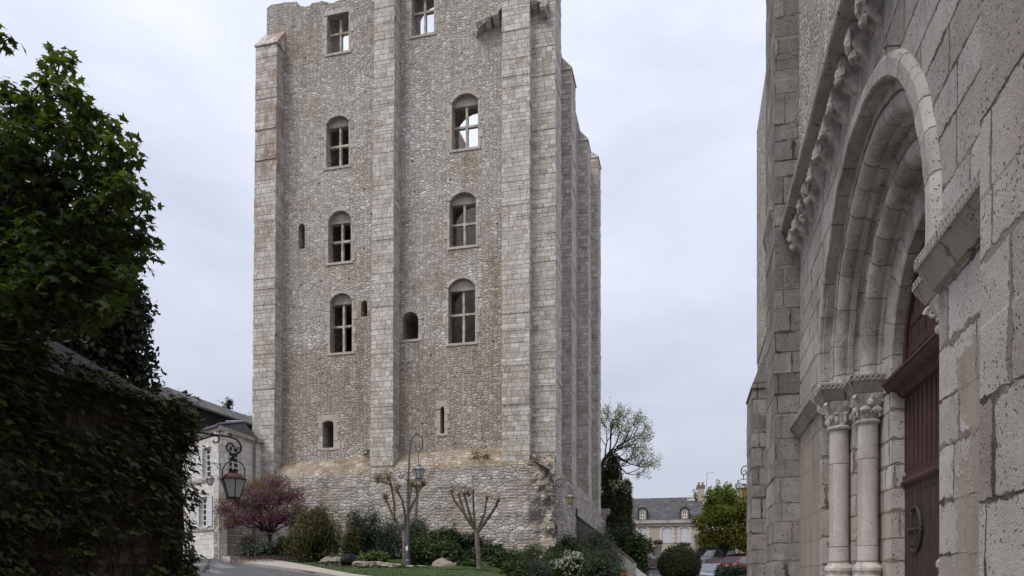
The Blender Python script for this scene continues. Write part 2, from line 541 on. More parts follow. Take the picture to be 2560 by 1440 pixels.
def blocks(name, bw, bh, palette, joint_col, joint=0.014, pit=None, dirt=0.35, dirtcol=(.20, .17, .145), seed=0.0, lichen=0.0, bumpd=0.02, dark_top=None, plaster=None, stain=None, grain=30.0, wob=0.012, black=0.0, left_stain=False, worn=False, grime=0.0):
    k = NT(name)
    r1, r2, m, d = ashlar_nodes(k, bw, bh, joint, seed, wob)
    if worn:
        en = k.noise(k.pos(), 5.0, 6, 0.7)
        d2 = k.math('SUBTRACT', d, k.math('MULTIPLY', k.ss(en, 0.42, 0.75), 0.055))
        m = k.ss(d2, joint * 0.1, joint * 1.3)
    fine = k.noise(k.pos(), grain, 4, 0.7)
    mid = k.noise(k.pos(), 2.3, 6, 0.68)
    big = k.noise(k.pos(), 0.33, 4, 0.6)
    col = k.ramp(r1, palette)
    col = k.mix(k.ss(mid, 0.32, 0.72, 0.0, dirt), col, k.mix(1.0, col, (.60, .54, .48), 'MULTIPLY'))
    col = k.mix(k.ss(big, 0.5, 0.68, 0.0, dirt), col, dirtcol)
    col = k.mix(k.math('MULTIPLY', k.ss(r2, 0.80, 0.95), 0.5), col, k.mix(1.0, col, (.72, .66, .60), 'MULTIPLY'))
    if lichen:
        ln = k.noise(k.vmath('ADD', k.pos(), (7.0, 3.0, 1.0)), 0.55, 7, 0.72)
        col = k.mix(k.ss(ln, 0.56, 0.70, 0.0, lichen), col, (.31, .20, .105))
    if left_stain:
        Px = k.sep(k.pos())
        sn = k.noise(k.vmath('MULTIPLY', k.pos(), (1.0, 1.0, 0.45)), 0.9, 7, 0.7)
        g_ = k.math('MULTIPLY', k.ss(Px[0], -22.0, -25.5), k.ss(Px[2], 17.0, 24.0))
        col = k.mix(k.math('MULTIPLY', g_, k.ss(sn, 0.45, 0.6, 0.0, 0.75)), col, (.30, .20, .135))
        vs_ = k.noise(k.vmath('MULTIPLY', k.pos(), (1.6, 1.6, 0.22)), 0.8, 6, 0.65)
        col = k.mix(k.ss(vs_, 0.50, 0.68, 0.0, 0.5), col, k.mix(1.0, col, (.62, .58, .53), 'MULTIPLY'))
    if black:
        bn = k.noise(k.vmath('MULTIPLY', k.pos(), (1.0, 1.0, 0.35)), 1.4, 6, 0.7)
        col = k.mix(k.ss(bn, 0.46, 0.66, 0.0, black), col, (.10, .093, .088))
    col = k.mix(k.ss(fine, 0.30, 0.72, 0.0, 0.35), col, k.mix(1.0, col, (.62, .60, .58), 'MULTIPLY'))
    jn = k.math('MULTIPLY', k.math('SUBTRACT', 1.0, m), k.ss(k.noise(k.pos(), 1.1, 3, 0.6), 0.28, 0.5, 0.35, 1.0))
    col = k.mix(jn, col, joint_col)
    h = k.math('ADD', k.math('MULTIPLY', k.math('SUBTRACT', 1.0, jn), 1.0), k.math('ADD', k.math('MULTIPLY', fine, 0.35), k.math('MULTIPLY', r2, 0.5)))
    if grime:
        Pz = k.sep(k.pos())
        gn_ = k.math('ADD', Pz[2], k.math('MULTIPLY', k.math('SUBTRACT', k.noise(k.vmath('MULTIPLY', k.pos(), (1.0, 1.0, 0.4)), 0.9, 6, 0.7), 0.5), 7.0))
        col = k.mix(k.ss(gn_, 1.5, 6.0, 0.0, grime), col, k.mix(1.0, col, (.56, .545, .54), 'MULTIPLY'))
    if worn:
        jt_ = k.ss(k.noise(k.vmath('ADD', k.pos(), (3.0, 9.0, 2.0)), 0.8, 5, 0.6), 0.44, 0.56)
        col = k.mix(k.math('MULTIPLY', k.math('MULTIPLY', k.math('SUBTRACT', 1.0, m), jt_), 0.9), col, (.27, .235, .20))
        sp = k.noise(k.pos(), 62.0, 3, 0.75)
        col = k.mix(k.ss(sp, 0.40, 0.70, 0.0, 0.42), col, k.mix(1.0, col, (.48, .455, .44), 'MULTIPLY'))
        pal = k.noise(k.vmath('ADD', k.pos(), (17.0, 5.0, 8.0)), 1.6, 7, 0.72)
        col = k.mix(k.ss(pal, 0.54, 0.70, 0.0, 0.55), col, (.47, .44, .42))
        h = k.math('ADD', h, k.math('MULTIPLY', k.math('ADD', sp, k.math('MULTIPLY', en, 1.6)), 0.5))
    if pit:
        pt = pits(k, pit)
        col = k.mix(k.math('MULTIPLY', pt, 0.7), col, (.085, .072, .062))
        h = k.math('SUBTRACT', h, k.math('MULTIPLY', pt, 1.3))
    if plaster:
        P = k.sep(k.pos())
        ng = k.math('MULTIPLY', k.math('SUBTRACT', k.noise(k.pos(), 3.2, 6, 0.72), 0.5), 2.2)
        tot = None
        brk = k.ss(k.noise(k.vmath('ADD', k.pos(), (2.0, 6.0, 4.0)), 1.5, 6, 0.7), 0.40, 0.46)
        for (y0, y1, z1) in plaster:
            yy = k.math('ADD', P[1], k.math('MULTIPLY', ng, 0.45))
            a = k.math('MULTIPLY', k.math('MULTIPLY', k.math('GREATER_THAN', yy, y0), k.math('LESS_THAN', yy, y1)), k.math('LESS_THAN', k.math('ADD', P[2], ng), z1))
            if y0 < 10: a = k.math('MULTIPLY', a, brk)
            tot = a if tot is None else k.math('MAXIMUM', tot, a)
        tot = k.math('MULTIPLY', tot, 0.85)
        streak = k.noise(k.vmath('MULTIPLY', k.pos(), (2.4, 2.4, 0.30)), 1.0, 6, 0.65)
        pc = k.mix(k.ss(streak, 0.3, 0.7), (.215, .18, .148), (.315, .262, .212))
        col = k.mix(tot, col, pc)
        h = k.mix(tot, h, k.math('MULTIPLY_ADD', fine, 0.2, 1.6))
    return k.done(col, 0.92, k.bump(h, 0.85, bumpd), spec=0.18)

LICHEN = [(-12.9, 25.6, 1.1, 2.8, 1.0), (-13.3, 19.6, 1.2, 0.9, 0.9), (-22.4, 19.6, 0.9, 0.6, 0.8), (-13.2, 13.4, .7, .5, .5), (-24.2, 33.5, 2.2, 1.6, .5), (-23.5, 29.8, 1.6, 1.8, .35), (-11.0, 17.8, .6, 2.0, .4)]
PAL_KEEP = [(0.0, (.47, .425, .37)), (0.2, (.56, .515, .46)), (0.6, (.61, .57, .515)), (1.0, (.72, .685, .635))]
M_RUB = keep_rubble("keep_rubble_stone")
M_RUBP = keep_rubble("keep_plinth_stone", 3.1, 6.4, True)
M_BUT = blocks("keep_buttress_ashlar", 0.41, 0.28, PAL_KEEP, (.36, .31, .262), 0.011, pit=9.0, dirt=0.30, dirtcol=(.34, .285, .24), lichen=0.32, bumpd=0.035, grain=12.0, wob=0.032, left_stain=True)
M_SURR = blocks("keep_window_dressing", 0.6, 0.45, [(0, (.46, .41, .36)), (1, (.58, .535, .48))], (.27, .225, .19), 0.008, dirt=0.3, dirtcol=(.36, .32, .27), grain=16.0)
M_MULL = simple("keep_mullion_stone", (.42, .375, .315), 0.9, var=0.42, scale=3.0, bump=0.3)
M_OLDCORB = simple("keep_corbel_stone", (.37, .345, .29), 0.95, var=0.35, scale=4.0, bump=0.5)

# ------------------------------------------------------------------ the keep
YW = 40.9      # outer face of the front wall
keep = thing("castle_keep", "tall roofless stone keep with flat buttresses and empty cross windows", "castle keep", (-17.3, 40.0, 0.8))

def arc_pts(x0, x1, zs, rise, n=10):
    """points of a segmental head from (x1, zs) to (x0, zs), rising by rise"""
    w = (x1 - x0) / 2
    rad = (w * w + rise * rise) / (2 * rise)
    cz = zs + rise - rad
    cx = (x0 + x1) / 2
    a = math.asin(min(1, w / rad))
    if rise > w: a = math.pi - a
    return [(cx + rad * math.sin(a - 2 * a * i / n), cz + rad * math.cos(a - 2 * a * i / n)) for i in range(n + 1)]
def hole_arch(x0, x1, z0, zs, rise, n=10):
    return [(x0, z0), (x1, z0)] + arc_pts(x0, x1, zs, rise, n)
def xz(px, py, Y=YW):
    p = atY(px, py, Y)
    return p.x, p.z
WINS = []  # (px0, px1, py_sill, py_lights_top, py_crown or None)
for w in ((818, 872, 131, 34, None), (816, 872, 416, 311, 290), (821, 877, 655, 553, 527), (825, 880, 881, 757, 733),
          (1029, 1085, 86, -26, None), (1130, 1195, 371, 258, 234), (1124, 1190, 615, 505, 481), (1121, 1188, 857, 722, 696)):
    xm, zsill = xz((w[0] + w[1]) / 2, w[2])
    x0, x1 = xz(w[0], w[2])[0], xz(w[1], w[2])[0]
    zl = xz((w[0] + w[1]) / 2, w[3])[1]
    zc = xz((w[0] + w[1]) / 2, w[4])[1] if w[4] is not None else None
    WINS.append((x0, x1, zsill, zl, zc))
front_holes, rng = [], random.Random(4)
for (x0, x1, z0, zl, zc) in WINS:
    if zc is None: front_holes.append([(x0, z0), (x1, z0), (x1, zl), (x0, zl)])
    else: front_holes.append(hole_arch(x0, x1, z0, zl + 0.12, zc - zl - 0.12))
def slit(px0, px1, py0, py1, rise_k=0.5):
    x0, z0 = xz(px0, py1); x1, _ = xz(px1, py1); _, zt = xz((px0 + px1) / 2, py0)
    r = (x1 - x0) * rise_k
    return (x0, x1, z0, zt - r, r)
SLITS = [slit(746, 762, 559, 623), slit(902, 918, 751, 792), slit(1006, 1046, 780, 850), slit(807, 834, 1052, 1120, 0.16), slit(1101, 1111, 1017, 1084, 0.5)]
for s_ in SLITS:
    front_holes.append(hole_arch(*s_))
# extra opening for the round head of the arrow loop is part of its dressing
topl = [xz(667, 20), (-25.9, 36.45), (-25.0, 36.42), xz(742, 4), xz(750, 14), xz(762, 17), (-23.2, 35.86), (-23.1, 36.0), (-22.4, 36.02), xz(830, 8), (-21.3, 35.8), (-20.6, 35.95), xz(905, -6), (-18.6, 36.1), (-17.6, 36.2), (-16.5, 36.4), (-15.2, 36.5), (-13.9, 37.2), (-12.6, 36.9), (-11.0, 37.2), (-9.6, 37.0), (-8.2, 37.1)]
jag = []
for (a, b), (c, d) in zip(topl, topl[1:]):
    n = max(1, int(abs(c - a) / 0.28))
    for i in range(n):
        jag.append((a + (c - a) * i / n, b + (d - b) * i / n + (rng.uniform(-.035, .03) if i else 0)))
jag.append(topl[-1])
outline = [(-26.26, 0.2), (-8.2, 0.2)] + jag[::-1]
w = MB()
w.prism(outline, (0, YW, 0), (1, 0, 0), (0, 0, 1), (0, .62, 0), front_holes)
deep = []                    # embrasures splay wider behind the window frames
for (x0, x1, z0, zl, zc) in WINS:
    deep.append(hole_arch(x0 - .42, x1 + .42, z0 - .25, zl + .25, .75))
for s_ in SLITS:
    deep.append(hole_arch(s_[0] - .06, s_[1] + .06, s_[2] - .1, s_[3], s_[4] + .1))
w.prism([(a, b - (.02 if b > 1 else 0)) for a, b in outline], (0, YW + .624, 0), (1, 0, 0), (0, 0, 1), (0, 1.976, 0), deep)
w.build("wall", M_RUB, keep)
def ruin_side(x, t, y0, y1, tops, name="wall"):
    m = MB()
    o = [(y0, 0.2), (y1, 0.2)] + tops[::-1]
    m.prism(o, (x, 0, 0), (0, 1, 0), (0, 0, 1), (t, 0, 0))
    m.build(name, M_RUB, keep)
ry = random.Random(9)
ruin_side(-10.2, 2.0, 43.51, 59.2, [(43.51 + 15.69 * i / 30, 34.3 + ry.uniform(-.12, .12)) for i in range(31)])
ruin_side(-26.26, 2.0, 43.51, 59.2, [(43.51, 36.5), (45, 36.3), (48, 36.0), (50, 36.3), (53, 35.5), (56, 35.0), (59.2, 34)])
m = MB()
bt = [(-26.26, 34.0), (-24, 33.0), (-22, 31.6), (-20.5, 29.5), (-19, 31.0), (-17.5, 33.2), (-15.5, 33.6), (-14.6, 31.8), (-13.4, 33.4), (-11.5, 33.7), (-10, 34.1), (-8.2, 34.3)]
m.prism([(-26.26, 0.2), (-8.2, 0.2)] + bt[::-1], (0, 59.2, 0), (1, 0, 0), (0, 0, 1), (0, 1.8, 0),
        [hole_arch(-18.5, -16.6, 24.5, 26.5, .8), hole_arch(-14.0, -12.3, 17.5, 19.6, .8), hole_arch(-19.5, -17.6, 10.5, 12.6, .8)])
m.build("wall", M_RUB, keep)
# slabs over the left half and a dividing wall, added to darken the windows
for zv in (32.9, 25.2, 17.6, 9.9):
    m = MB(); m.box(-24.24, -17.95, 43.52, 55.0, zv, zv + .5); m.build("shade_slab", M_RUB, keep)
m = MB(); m.box(-17.9, -16.9, 43.52, 59.18, 6.3, 33.6); m.build("shade_wall", M_RUB, keep)
# floor of earth and rubble inside the keep
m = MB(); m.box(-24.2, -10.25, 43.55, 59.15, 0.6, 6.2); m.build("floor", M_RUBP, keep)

def buttress(x0, x1, y0, y1, z0, z1, cap_dir, cap_h, taper=(0, 0, 0, 0), seed=0, mat=None, parent=None):
    """a loft of courses, each a little in or out of line; taper: how far the x0, x1, y0, y1 faces draw in at the top"""
    r = random.Random(seed)
    mb = MB()
    zs = [z0]
    while zs[-1] < z1 - 0.45: zs.append(zs[-1] + r.uniform(0.29, 0.35))
    zs.append(z1)
    rings = []
    for a, b in zip(zs, zs[1:]):
        j = [r.gauss(0, 0.011) for _ in range(4)]
        for z in (a + 0.012, b - 0.012):
            t = (z - z0) / (z1 - z0)
            rings.append([(x0 + taper[0] * t + j[0], y0 + taper[2] * t + j[2], z), (x1 - taper[1] * t + j[1], y0 + taper[2] * t + j[2], z),
                          (x1 - taper[1] * t + j[1], y1 - taper[3] * t + j[3], z), (x0 + taper[0] * t + j[0], y1 - taper[3] * t + j[3], z)])
    vs = [p for q in rings for p in q]
    fs = []
    for i in range(len(rings) - 1):
        for k_ in range(4):
            l = (k_ + 1) % 4
            fs.append((i * 4 + k_, i * 4 + l, i * 4 + 4 + l, i * 4 + 4 + k_))
    mb.add(vs, fs)
    T = rings[-1]
    o = 0.06
    if cap_dir == '+y':       # slopes up towards the wall behind
        a = [(T[0][0] - o, T[0][1] - o, z1 + .0), (T[1][0] + o, T[1][1] - o, z1), (T[2][0] + o, T[2][1], z1), (T[3][0] - o, T[3][1], z1)]
        b = [(T[2][0] + o * .3, T[2][1], z1 + cap_h), (T[3][0] - o * .3 + 0.12, T[3][1], z1 + cap_h)]
        lo = [(p[0], p[1], z1 + 0.10) for p in a]
        mb.add(a + lo + b, [(0, 1, 5, 4), (1, 2, 6, 5), (3, 0, 4, 7), (4, 5, 8, 9), (5, 6, 8), (7, 4, 9), (0, 3, 2, 1)])
    elif cap_dir == '-x':     # slopes up towards the wall at lower x
        a = [(T[0][0], T[0][1] - o, z1), (T[1][0] + o, T[1][1] - o, z1), (T[2][0] + o, T[2][1] + o, z1), (T[3][0], T[3][1] + o, z1)]
        lo = [(p[0], p[1], z1 + 0.10) for p in a]
        b = [(T[0][0], T[0][1] - o * .3, z1 + cap_h), (T[3][0], T[3][1] + o * .3, z1 + cap_h)]
        mb.add(a + lo + b, [(0, 1, 5, 4), (1, 2, 6, 5), (2, 3, 7, 6), (4, 5, 8), (5, 6, 9, 8), (6, 7, 9), (0, 3, 2, 1)])
    else:
        mb.add(T, [(0, 1, 2, 3)])
    return mb.build("buttress", mat or M_BUT, parent or keep)
buttress(-26.75, -25.19, 40.0, 41.6, 5.6, 33.2, '+y', 2.3, (.30, -.22, .0, 0), 1)
buttress(-18.67, -17.2, 39.92, 41.3, 4.6, 34.9, '+y', 2.4, (.28, -.10, .08, 0), 2)
buttress(-10.48, -8.85, 39.95, 41.4, 3.4, 38.0, None, 0, (.0, .0, .05, 0), 3)
buttress(-9.2, -7.44, 40.62, 42.5, 4.6, 37.8, None, 0, (0, .05, 0, 0), 4)
buttress(-8.6, -7.40, 46.1, 47.9, 4.6, 32.75, '-x', 1.5, (0, .05, 0, 0), 5)
buttress(-8.6, -7.40, 53.9, 55.6, 4.6, 32.75, '-x', 1.4, (0, .05, 0, 0), 6)
buttress(-8.6, -7.36, 59.5, 61.3, 4.6, 34.6, '-x', 1.0, (0, .02, 0, 0), 7)

# windows: stone cross, blank head and dressed surround
def window(i, x0, x1, z0, zl, zc):
    mb = MB()
    ym, t = YW + 0.36, 0.16
    xc = (x0 + x1) / 2
    ztr = z0 + (zl - z0) * (0.56 if i not in (0, 4) else 0.60)
    mb.box(xc - .068, xc + .068, ym, ym + .22, z0 - .02, zl + .02)
    mb.box(x0 - .03, xc - .07, ym + .01, ym + .21, ztr - .065, ztr + .065)
    mb.box(xc + .07, x1 + .03, ym + .01, ym + .21, ztr - .065, ztr + .065)
    win = mb.build("window", M_MULL, keep)
    s = MB()
    s.box(x0 - .16, x1 + .16, YW - .05, YW + .5, z0 - .15, z0 - .004)
    s.build("sill", M_SURR, win)
    if zc is not None:
        tp = MB()
        tp.prism([(x0 - .01, zl), (x1 + .01, zl)] + arc_pts(x0 - .01, x1 + .01, zl + .11, zc - zl - .10), (0, YW + 0.30, 0), (1, 0, 0), (0, 0, 1), (0, .34, 0))
        tp.build("tympanum", M_SURR, win)
    s = MB()
    r = random.Random(50 + i)
    for side in (-1, 1):
        z = z0
        q = r.random() < .5
        while z < zl - .15:
            h = min(r.uniform(.38, .62), zl + .1 - z)
            wd = (.32 if q else .16) * r.uniform(.75, 1.15)
            q = not q
            a, b = (x0 - wd, x0 - .003) if side < 0 else (x1 + .003, x1 + wd)
            s.box(a, b, YW - .022 - r.random() * .01, YW + .28, z + .008, z + h - .008)
            z += h
    if zc is not None:
        inn = arc_pts(x0, x1, zl + .12, zc - zl - .12, 7)
        cx = xc
        rise, wv = zc - zl - .12, (x1 - x0) / 2
        rad = (wv * wv + rise * rise) / (2 * rise)
        cz = zl + .12 + rise - rad
        for (a, b) in zip(inn, inn[1:]):
            k1, k2 = 1.004, 1 + .22 / rad
            P4 = []
            for (p, kk) in ((a, k1), (b, k1), (b, k2), (a, k2)):
                P4.append((cx + (p[0] - cx) * kk, cz + (p[1] - cz) * kk))
            mx, mz = sum(p[0] for p in P4) / 4, sum(p[1] for p in P4) / 4
            P4 = [(mx + (p[0] - mx) * .965, mz + (p[1] - mz) * .965) for p in P4]
            s.prism(P4, (0, YW - .024 - r.random() * .01, 0), (1, 0, 0), (0, 0, 1), (0, .26, 0))
    else:
        s.box(x0 - .18, x1 + .18, YW - .02, YW + .27, zl + .006, zl + .26)
    s.build("surround", M_SURR, win)
for i, wv in enumerate(WINS): window(i, *wv)
def dressing(s_, wd, head, seed):
    x0, x1, z0, zs, rise = s_
    s = MB(); r = random.Random(seed)
    for side in (-1, 1):
        z = z0 - .12; q = seed % 2 == 0
        while z < zs - .1:
            h = min(r.uniform(.4, .6), zs - z)
            w_ = wd * (1.0 if q else .62); q = not q
            a, b = (x0 - w_, x0 - .003) if side < 0 else (x1 + .003, x1 + w_)
            s.box(a, b, YW - .025 - r.random() * .012, YW + .25, z + .008, z + h - .008)
            z += h
    if head == 'arch':
        cx = (x0 + x1) / 2; rr = (x1 - x0) / 2
        n = 9
        for i in range(n):
            a0, a1 = math.pi * i / n + .03, math.pi * (i + 1) / n - .03
            P4 = [(cx + q_ * math.cos(a), zs + q_ * math.sin(a)) for q_, a in ((rr + .004, a0), (rr + .36, a0), (rr + .36, a1), (rr + .004, a1))]
            s.prism(P4, (0, YW - .025 - r.random() * .01, 0), (1, 0, 0), (0, 0, 1), (0, .25, 0))
    else:
        hole = arc_pts(x0, x1, zs, rise, 6)
        s.prism([(x0 - wd, zs + .006), (x0 - .003, zs + .006)] + [(a, b + .004) for a, b in hole[::-1]] + [(x1 + .003, zs + .006), (x1 + wd, zs + .006), (x1 + wd * .5, zs + rise + .36), (x0 - wd * .5, zs + rise + .36)], (0, YW - .03, 0), (1, 0, 0), (0, 0, 1), (0, .26, 0))
    s.box(x0 - .06, x1 + .06, YW - .03, YW + .3, z0 - .16, z0 - .003)
    s.build("surround", M_SURR, keep)
dressing(SLITS[2], .40, 'arch', 3)
dressing(SLITS[3], .46, 'flat', 4)
dressing(SLITS[4], .34, 'flat', 7)

# broken machicolation stones near the top right
r = random.Random(12)
def corbel_mb(x, z, w_, y0, reach, h):
    mb = MB()
    prof = [(0, h), (-reach, h), (-reach, h * .62), (-reach * .85, h * .35), (-reach * .5, h * .1), (0, 0)]
    mb.prism(prof, (x - w_ / 2, y0, z), (0, 1, 0), (0, 0, 1), (w_, 0, 0))
    return mb
for (px, py, Y0, hh) in ((1225, 66, YW, .62), (1245, 58, YW, .55), (1204, 74, YW, .42), (1362, 38, 40.62, .5), (1340, 24, 40.62, .5)):
    p = atY(px, py, Y0)
    corbel_mb(p.x, p.z - hh / 2, .36, Y0 + .03, .62, hh).build("corbel", M_OLDCORB, keep)
m = MB()
a, b = atY(1188, 82, YW), atY(1264, 22, YW)
m.add([(a.x, YW + .05, a.z), (b.x, YW + .05, b.z + .15), (b.x, YW - .62, b.z - .02), (a.x + .35, YW - .48, a.z + .28), (a.x, YW + .05, a.z - .35), (b.x, YW + .05, b.z - .42), (b.x, YW - .62, b.z - .34), (a.x + .35, YW - .48, a.z - .12)],
      [(0, 1, 2, 3), (4, 7, 6, 5), (3, 2, 6, 7), (0, 3, 7, 4), (1, 5, 6, 2)])
m.build("weathered_slab", M_OLDCORB, keep); m = MB()
a, b = atY(1334, 12, 40.62), atY(1372, 22, 40.62)
m.add([(a.x, 40.7, a.z + .5), (b.x, 40.7, b.z + .5), (b.x, 40.15, b.z + .15), (a.x, 40.0, a.z + .12), (a.x, 40.7, a.z - .2), (b.x, 40.7, b.z - .1), (b.x, 40.15, b.z - .1), (a.x, 40.0, a.z - .16)],
      [(0, 1, 2, 3), (4, 7, 6, 5), (3, 2, 6, 7), (0, 3, 7, 4), (1, 5, 6, 2)])
m.build("weathered_slab", M_OLDCORB, keep)
p = atX(1484, 508, -8.1)
corbel_mb(0, 0, .4, 0, .7, .6)
m = MB(); m.prism([(0, .6), (.75, .6), (.75, .35), (.3, .05), (0, 0)], (-8.25, p.y - .2, p.z - .3), (1, 0, 0), (0, 0, 1), (0, .45, 0)); m.build("corbel", M_OLDCORB, keep)

# battered plinth, rubble, ruined at the right-hand corner
def nz(x, y, z, s): return noise.noise(Vector((x * s, y * s, z * s)))
def fr(x, y, z): return noise.fractal(Vector((x, y, z)), 0.9, 2.1, 5)
def plinth_front(u, v):
    x = -26.95 + (19.7) * u
    prof = [(0.0, 0.1, 39.42), (0.80, 6.25, 39.83), (0.83, 6.5, 39.95), (1.0, 7.6, 41.0)]
    for (a, za, ya), (b, zb, yb) in zip(prof, prof[1:]):
        if v <= b + 1e-9:
            t = (v - a) / (b - a); z = za + (zb - za) * t; y = ya + (yb - ya) * t
            break
    top = pl(x, [(-27, -.35), (-25, -.3), (-18, -.1), (-9, .15), (-7, 0)])
    z += top * v
    y += .055 * fr(x * .9, 3.1, z * 1.2) + .03 * nz(x, 7, z, 3.2)
    if x > -9.9:                                      # broken corner
        k_ = sstep(-9.0, -8.2, x) * sstep(0.9, 2.2, z) * (1 - .35 * sstep(6.1, 7.4, z))
        f_ = fr(x * 1.3, 11.0, z * 1.1)
        y += k_ * (.34 + .30 * f_ + .10 * nz(x, 5, z, 2.4))
        if 2.6 < z < 4.6: y += k_ * .22 * sstep(2.6, 3.1, z) * (1 - sstep(3.6, 4.6, z))
        x -= sstep(-8.6, -7.3, x) * (.16 + .20 * fr(z * 1.1, 4.0, 2.0)) * sstep(1.0, 3.0, z)
    return (x, y, z)
m = MB(); m.grid(plinth_front, 190, 80)
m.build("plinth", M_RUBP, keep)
def plinth_side(u, v):
    y = 39.75 + 22.2 * u
    prof = [(0.0, -.8, -6.95), (0.80, 5.4, -7.22), (0.84, 5.7, -7.34), (1.0, 6.8, -8.3)]
    for (a, za, xa), (b, zb, xb) in zip(prof, prof[1:]):
        if v <= b + 1e-9:
            t = (v - a) / (b - a); z = za + (zb - za) * t; x = xa + (xb - xa) * t
            break
    z += v * pl(y, [(39, .1), (47, .3), (55, .1), (62, -.9)])
    x += .06 * fr(y * .9, 9.1, z * 1.2) + .03 * nz(3, y, z, 3.0)
    x -= (1 - sstep(39.9, 41.2, y)) * (.35 + .35 * fr(2.0, y, z * 1.3)) * sstep(.8, 2.5, z)
    if y > 60.8: x += .35 * sstep(4.5, .5, z) + .2 * fr(8, 2, z)
    return (x, y, z)
m = MB(); m.grid(plinth_side, 170, 66)
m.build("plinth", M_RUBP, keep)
m = MB()
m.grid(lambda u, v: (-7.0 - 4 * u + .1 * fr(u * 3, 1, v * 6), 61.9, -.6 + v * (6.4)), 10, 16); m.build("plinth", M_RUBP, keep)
# dark box standing in for the shade inside a slot of the plinth
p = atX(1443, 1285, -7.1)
m = MB(); m.box(-7.6, -7.10, p.y - .35, p.y + .25, p.z - .25, p.z + .35); m.build("slot_shade", simple("dark_slot_shade", (.03, .026, .022), .9), keep)

# ------------------------------------------------------------------ the church front on the right
XF, YC, ZS = 2.5, 11.7, 3.56       # facade plane, axis of the portal, springing of its arches
PAL_CH = [(0.0, (.42, .388, .365)), (0.35, (.50, .468, .445)), (0.8, (.565, .535, .51)), (1.0, (.63, .605, .58))]
M_CH = blocks("church_ashlar", 1.05, 0.52, PAL_CH, (.085, .075, .068), 0.014, pit=24.0, dirt=0.44, dirtcol=(.33, .275, .232), lichen=0.34, bumpd=0.04, plaster=[(15.25, 18.2, 3.05), (5.0, 7.78, 2.1)], grain=45.0, black=0.16, wob=0.03, worn=True, grime=.30)
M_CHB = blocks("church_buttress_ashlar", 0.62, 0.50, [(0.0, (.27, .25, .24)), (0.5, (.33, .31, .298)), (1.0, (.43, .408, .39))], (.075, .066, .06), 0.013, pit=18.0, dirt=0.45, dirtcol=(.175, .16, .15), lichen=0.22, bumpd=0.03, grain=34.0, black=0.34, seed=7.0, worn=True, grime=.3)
M_CHBN = blocks("church_near_ashlar", 0.95, 0.86, PAL_CH, (.075, .066, .06), 0.016, pit=22.0, dirt=0.42, dirtcol=(.36, .29, .24), lichen=0.5, bumpd=0.04, grain=55.0, black=0.10, seed=2.0, wob=0.03, worn=True, grime=.22)
M_VOUS = blocks("church_voussoirs", 0.42, 6.0, [(0.0, (.44, .408, .38)), (0.6, (.52, .488, .46)), (1.0, (.59, .56, .53))], (.20, .175, .155), 0.006, pit=24.0, dirt=0.4, dirtcol=(.24, .21, .18), bumpd=0.02, grain=40.0, black=0.5, seed=4.0, wob=0.010, grime=.40)
M_JAMB = blocks("church_jamb_ashlar", 0.7, 0.42, [(0.0, (.50, .455, .41)), (0.6, (.58, .54, .495)), (1.0, (.66, .625, .585))], (.27, .225, .185), 0.018, pit=22.0, dirt=0.28, dirtcol=(.26, .215, .175), bumpd=0.03, grain=40.0, seed=11.0, worn=True)
M_SHAFT = blocks("church_column_stone", 4.0, 1.35, [(0.0, (.50, .465, .44)), (1.0, (.58, .55, .525))], (.13, .115, .10), 0.006, pit=34.0, dirt=0.4, dirtcol=(.27, .25, .24), bumpd=0.010, grain=60.0, seed=5.0, wob=0.004, black=.12)
M_CARVE = simple("church_carved_stone", (.42, .39, .36), 0.92, var=0.30, scale=9.0, bump=0.35)
M_CORB = simple("church_corbel_stone", (.34, .312, .288), 0.95, var=0.35, scale=7.0, bump=0.5)
M_CHRUB = keep_rubble("church_rubble", 4.6, 10.0, True, lich_on=False)
M_BAND = blocks("church_impost_stone", 0.8, 3.0, [(0.0, (.34, .315, .295)), (1.0, (.43, .40, .375))], (.10, .09, .08), 0.006, pit=14.0, dirt=0.35, dirtcol=(.20, .18, .165), bumpd=0.015, grain=40.0, seed=3.0, black=.25, worn=True)

church = thing("stone_church", "weathered grey church front with deep round-arched portal and tall buttresses", "church", (2.5, 11.7, -1.5))

Z0C, RJ = -1.7, 3.42
def ring_hole(r, z0):
    n = 40
    return [(YC - r, z0), (YC + r, z0)] + [(YC + r * math.cos(math.pi * i / n), ZS + r * math.sin(math.pi * i / n)) for i in range(n + 1)]
ZCOR = 8.12
m = MB()
nA = 40
arch = [(YC + RJ * math.cos(math.pi * i / nA), ZS + RJ * math.sin(math.pi * i / nA)) for i in range(nA + 1)]
poly = [(-3.0, Z0C), (YC - RJ, Z0C)] + arch[::-1] + [(YC + RJ, Z0C), (29.0, Z0C), (29.0, ZCOR), (-3.0, ZCOR)]
m.prism(poly, (XF, 0, 0), (0, 1, 0), (0, 0, 1), (.44, 0, 0))
m.build("wall", M_CH, church)
m = MB(); m.box(XF - .02, XF + .5, -3.0, 29.0, ZCOR + .004, 17.0); m.build("wall", M_CHRUB, church)
m = MB(); m.box(XF + .5, 16, 28.5, 29.0, Z0C, 17.0); m.build("wall", M_CHB, church)

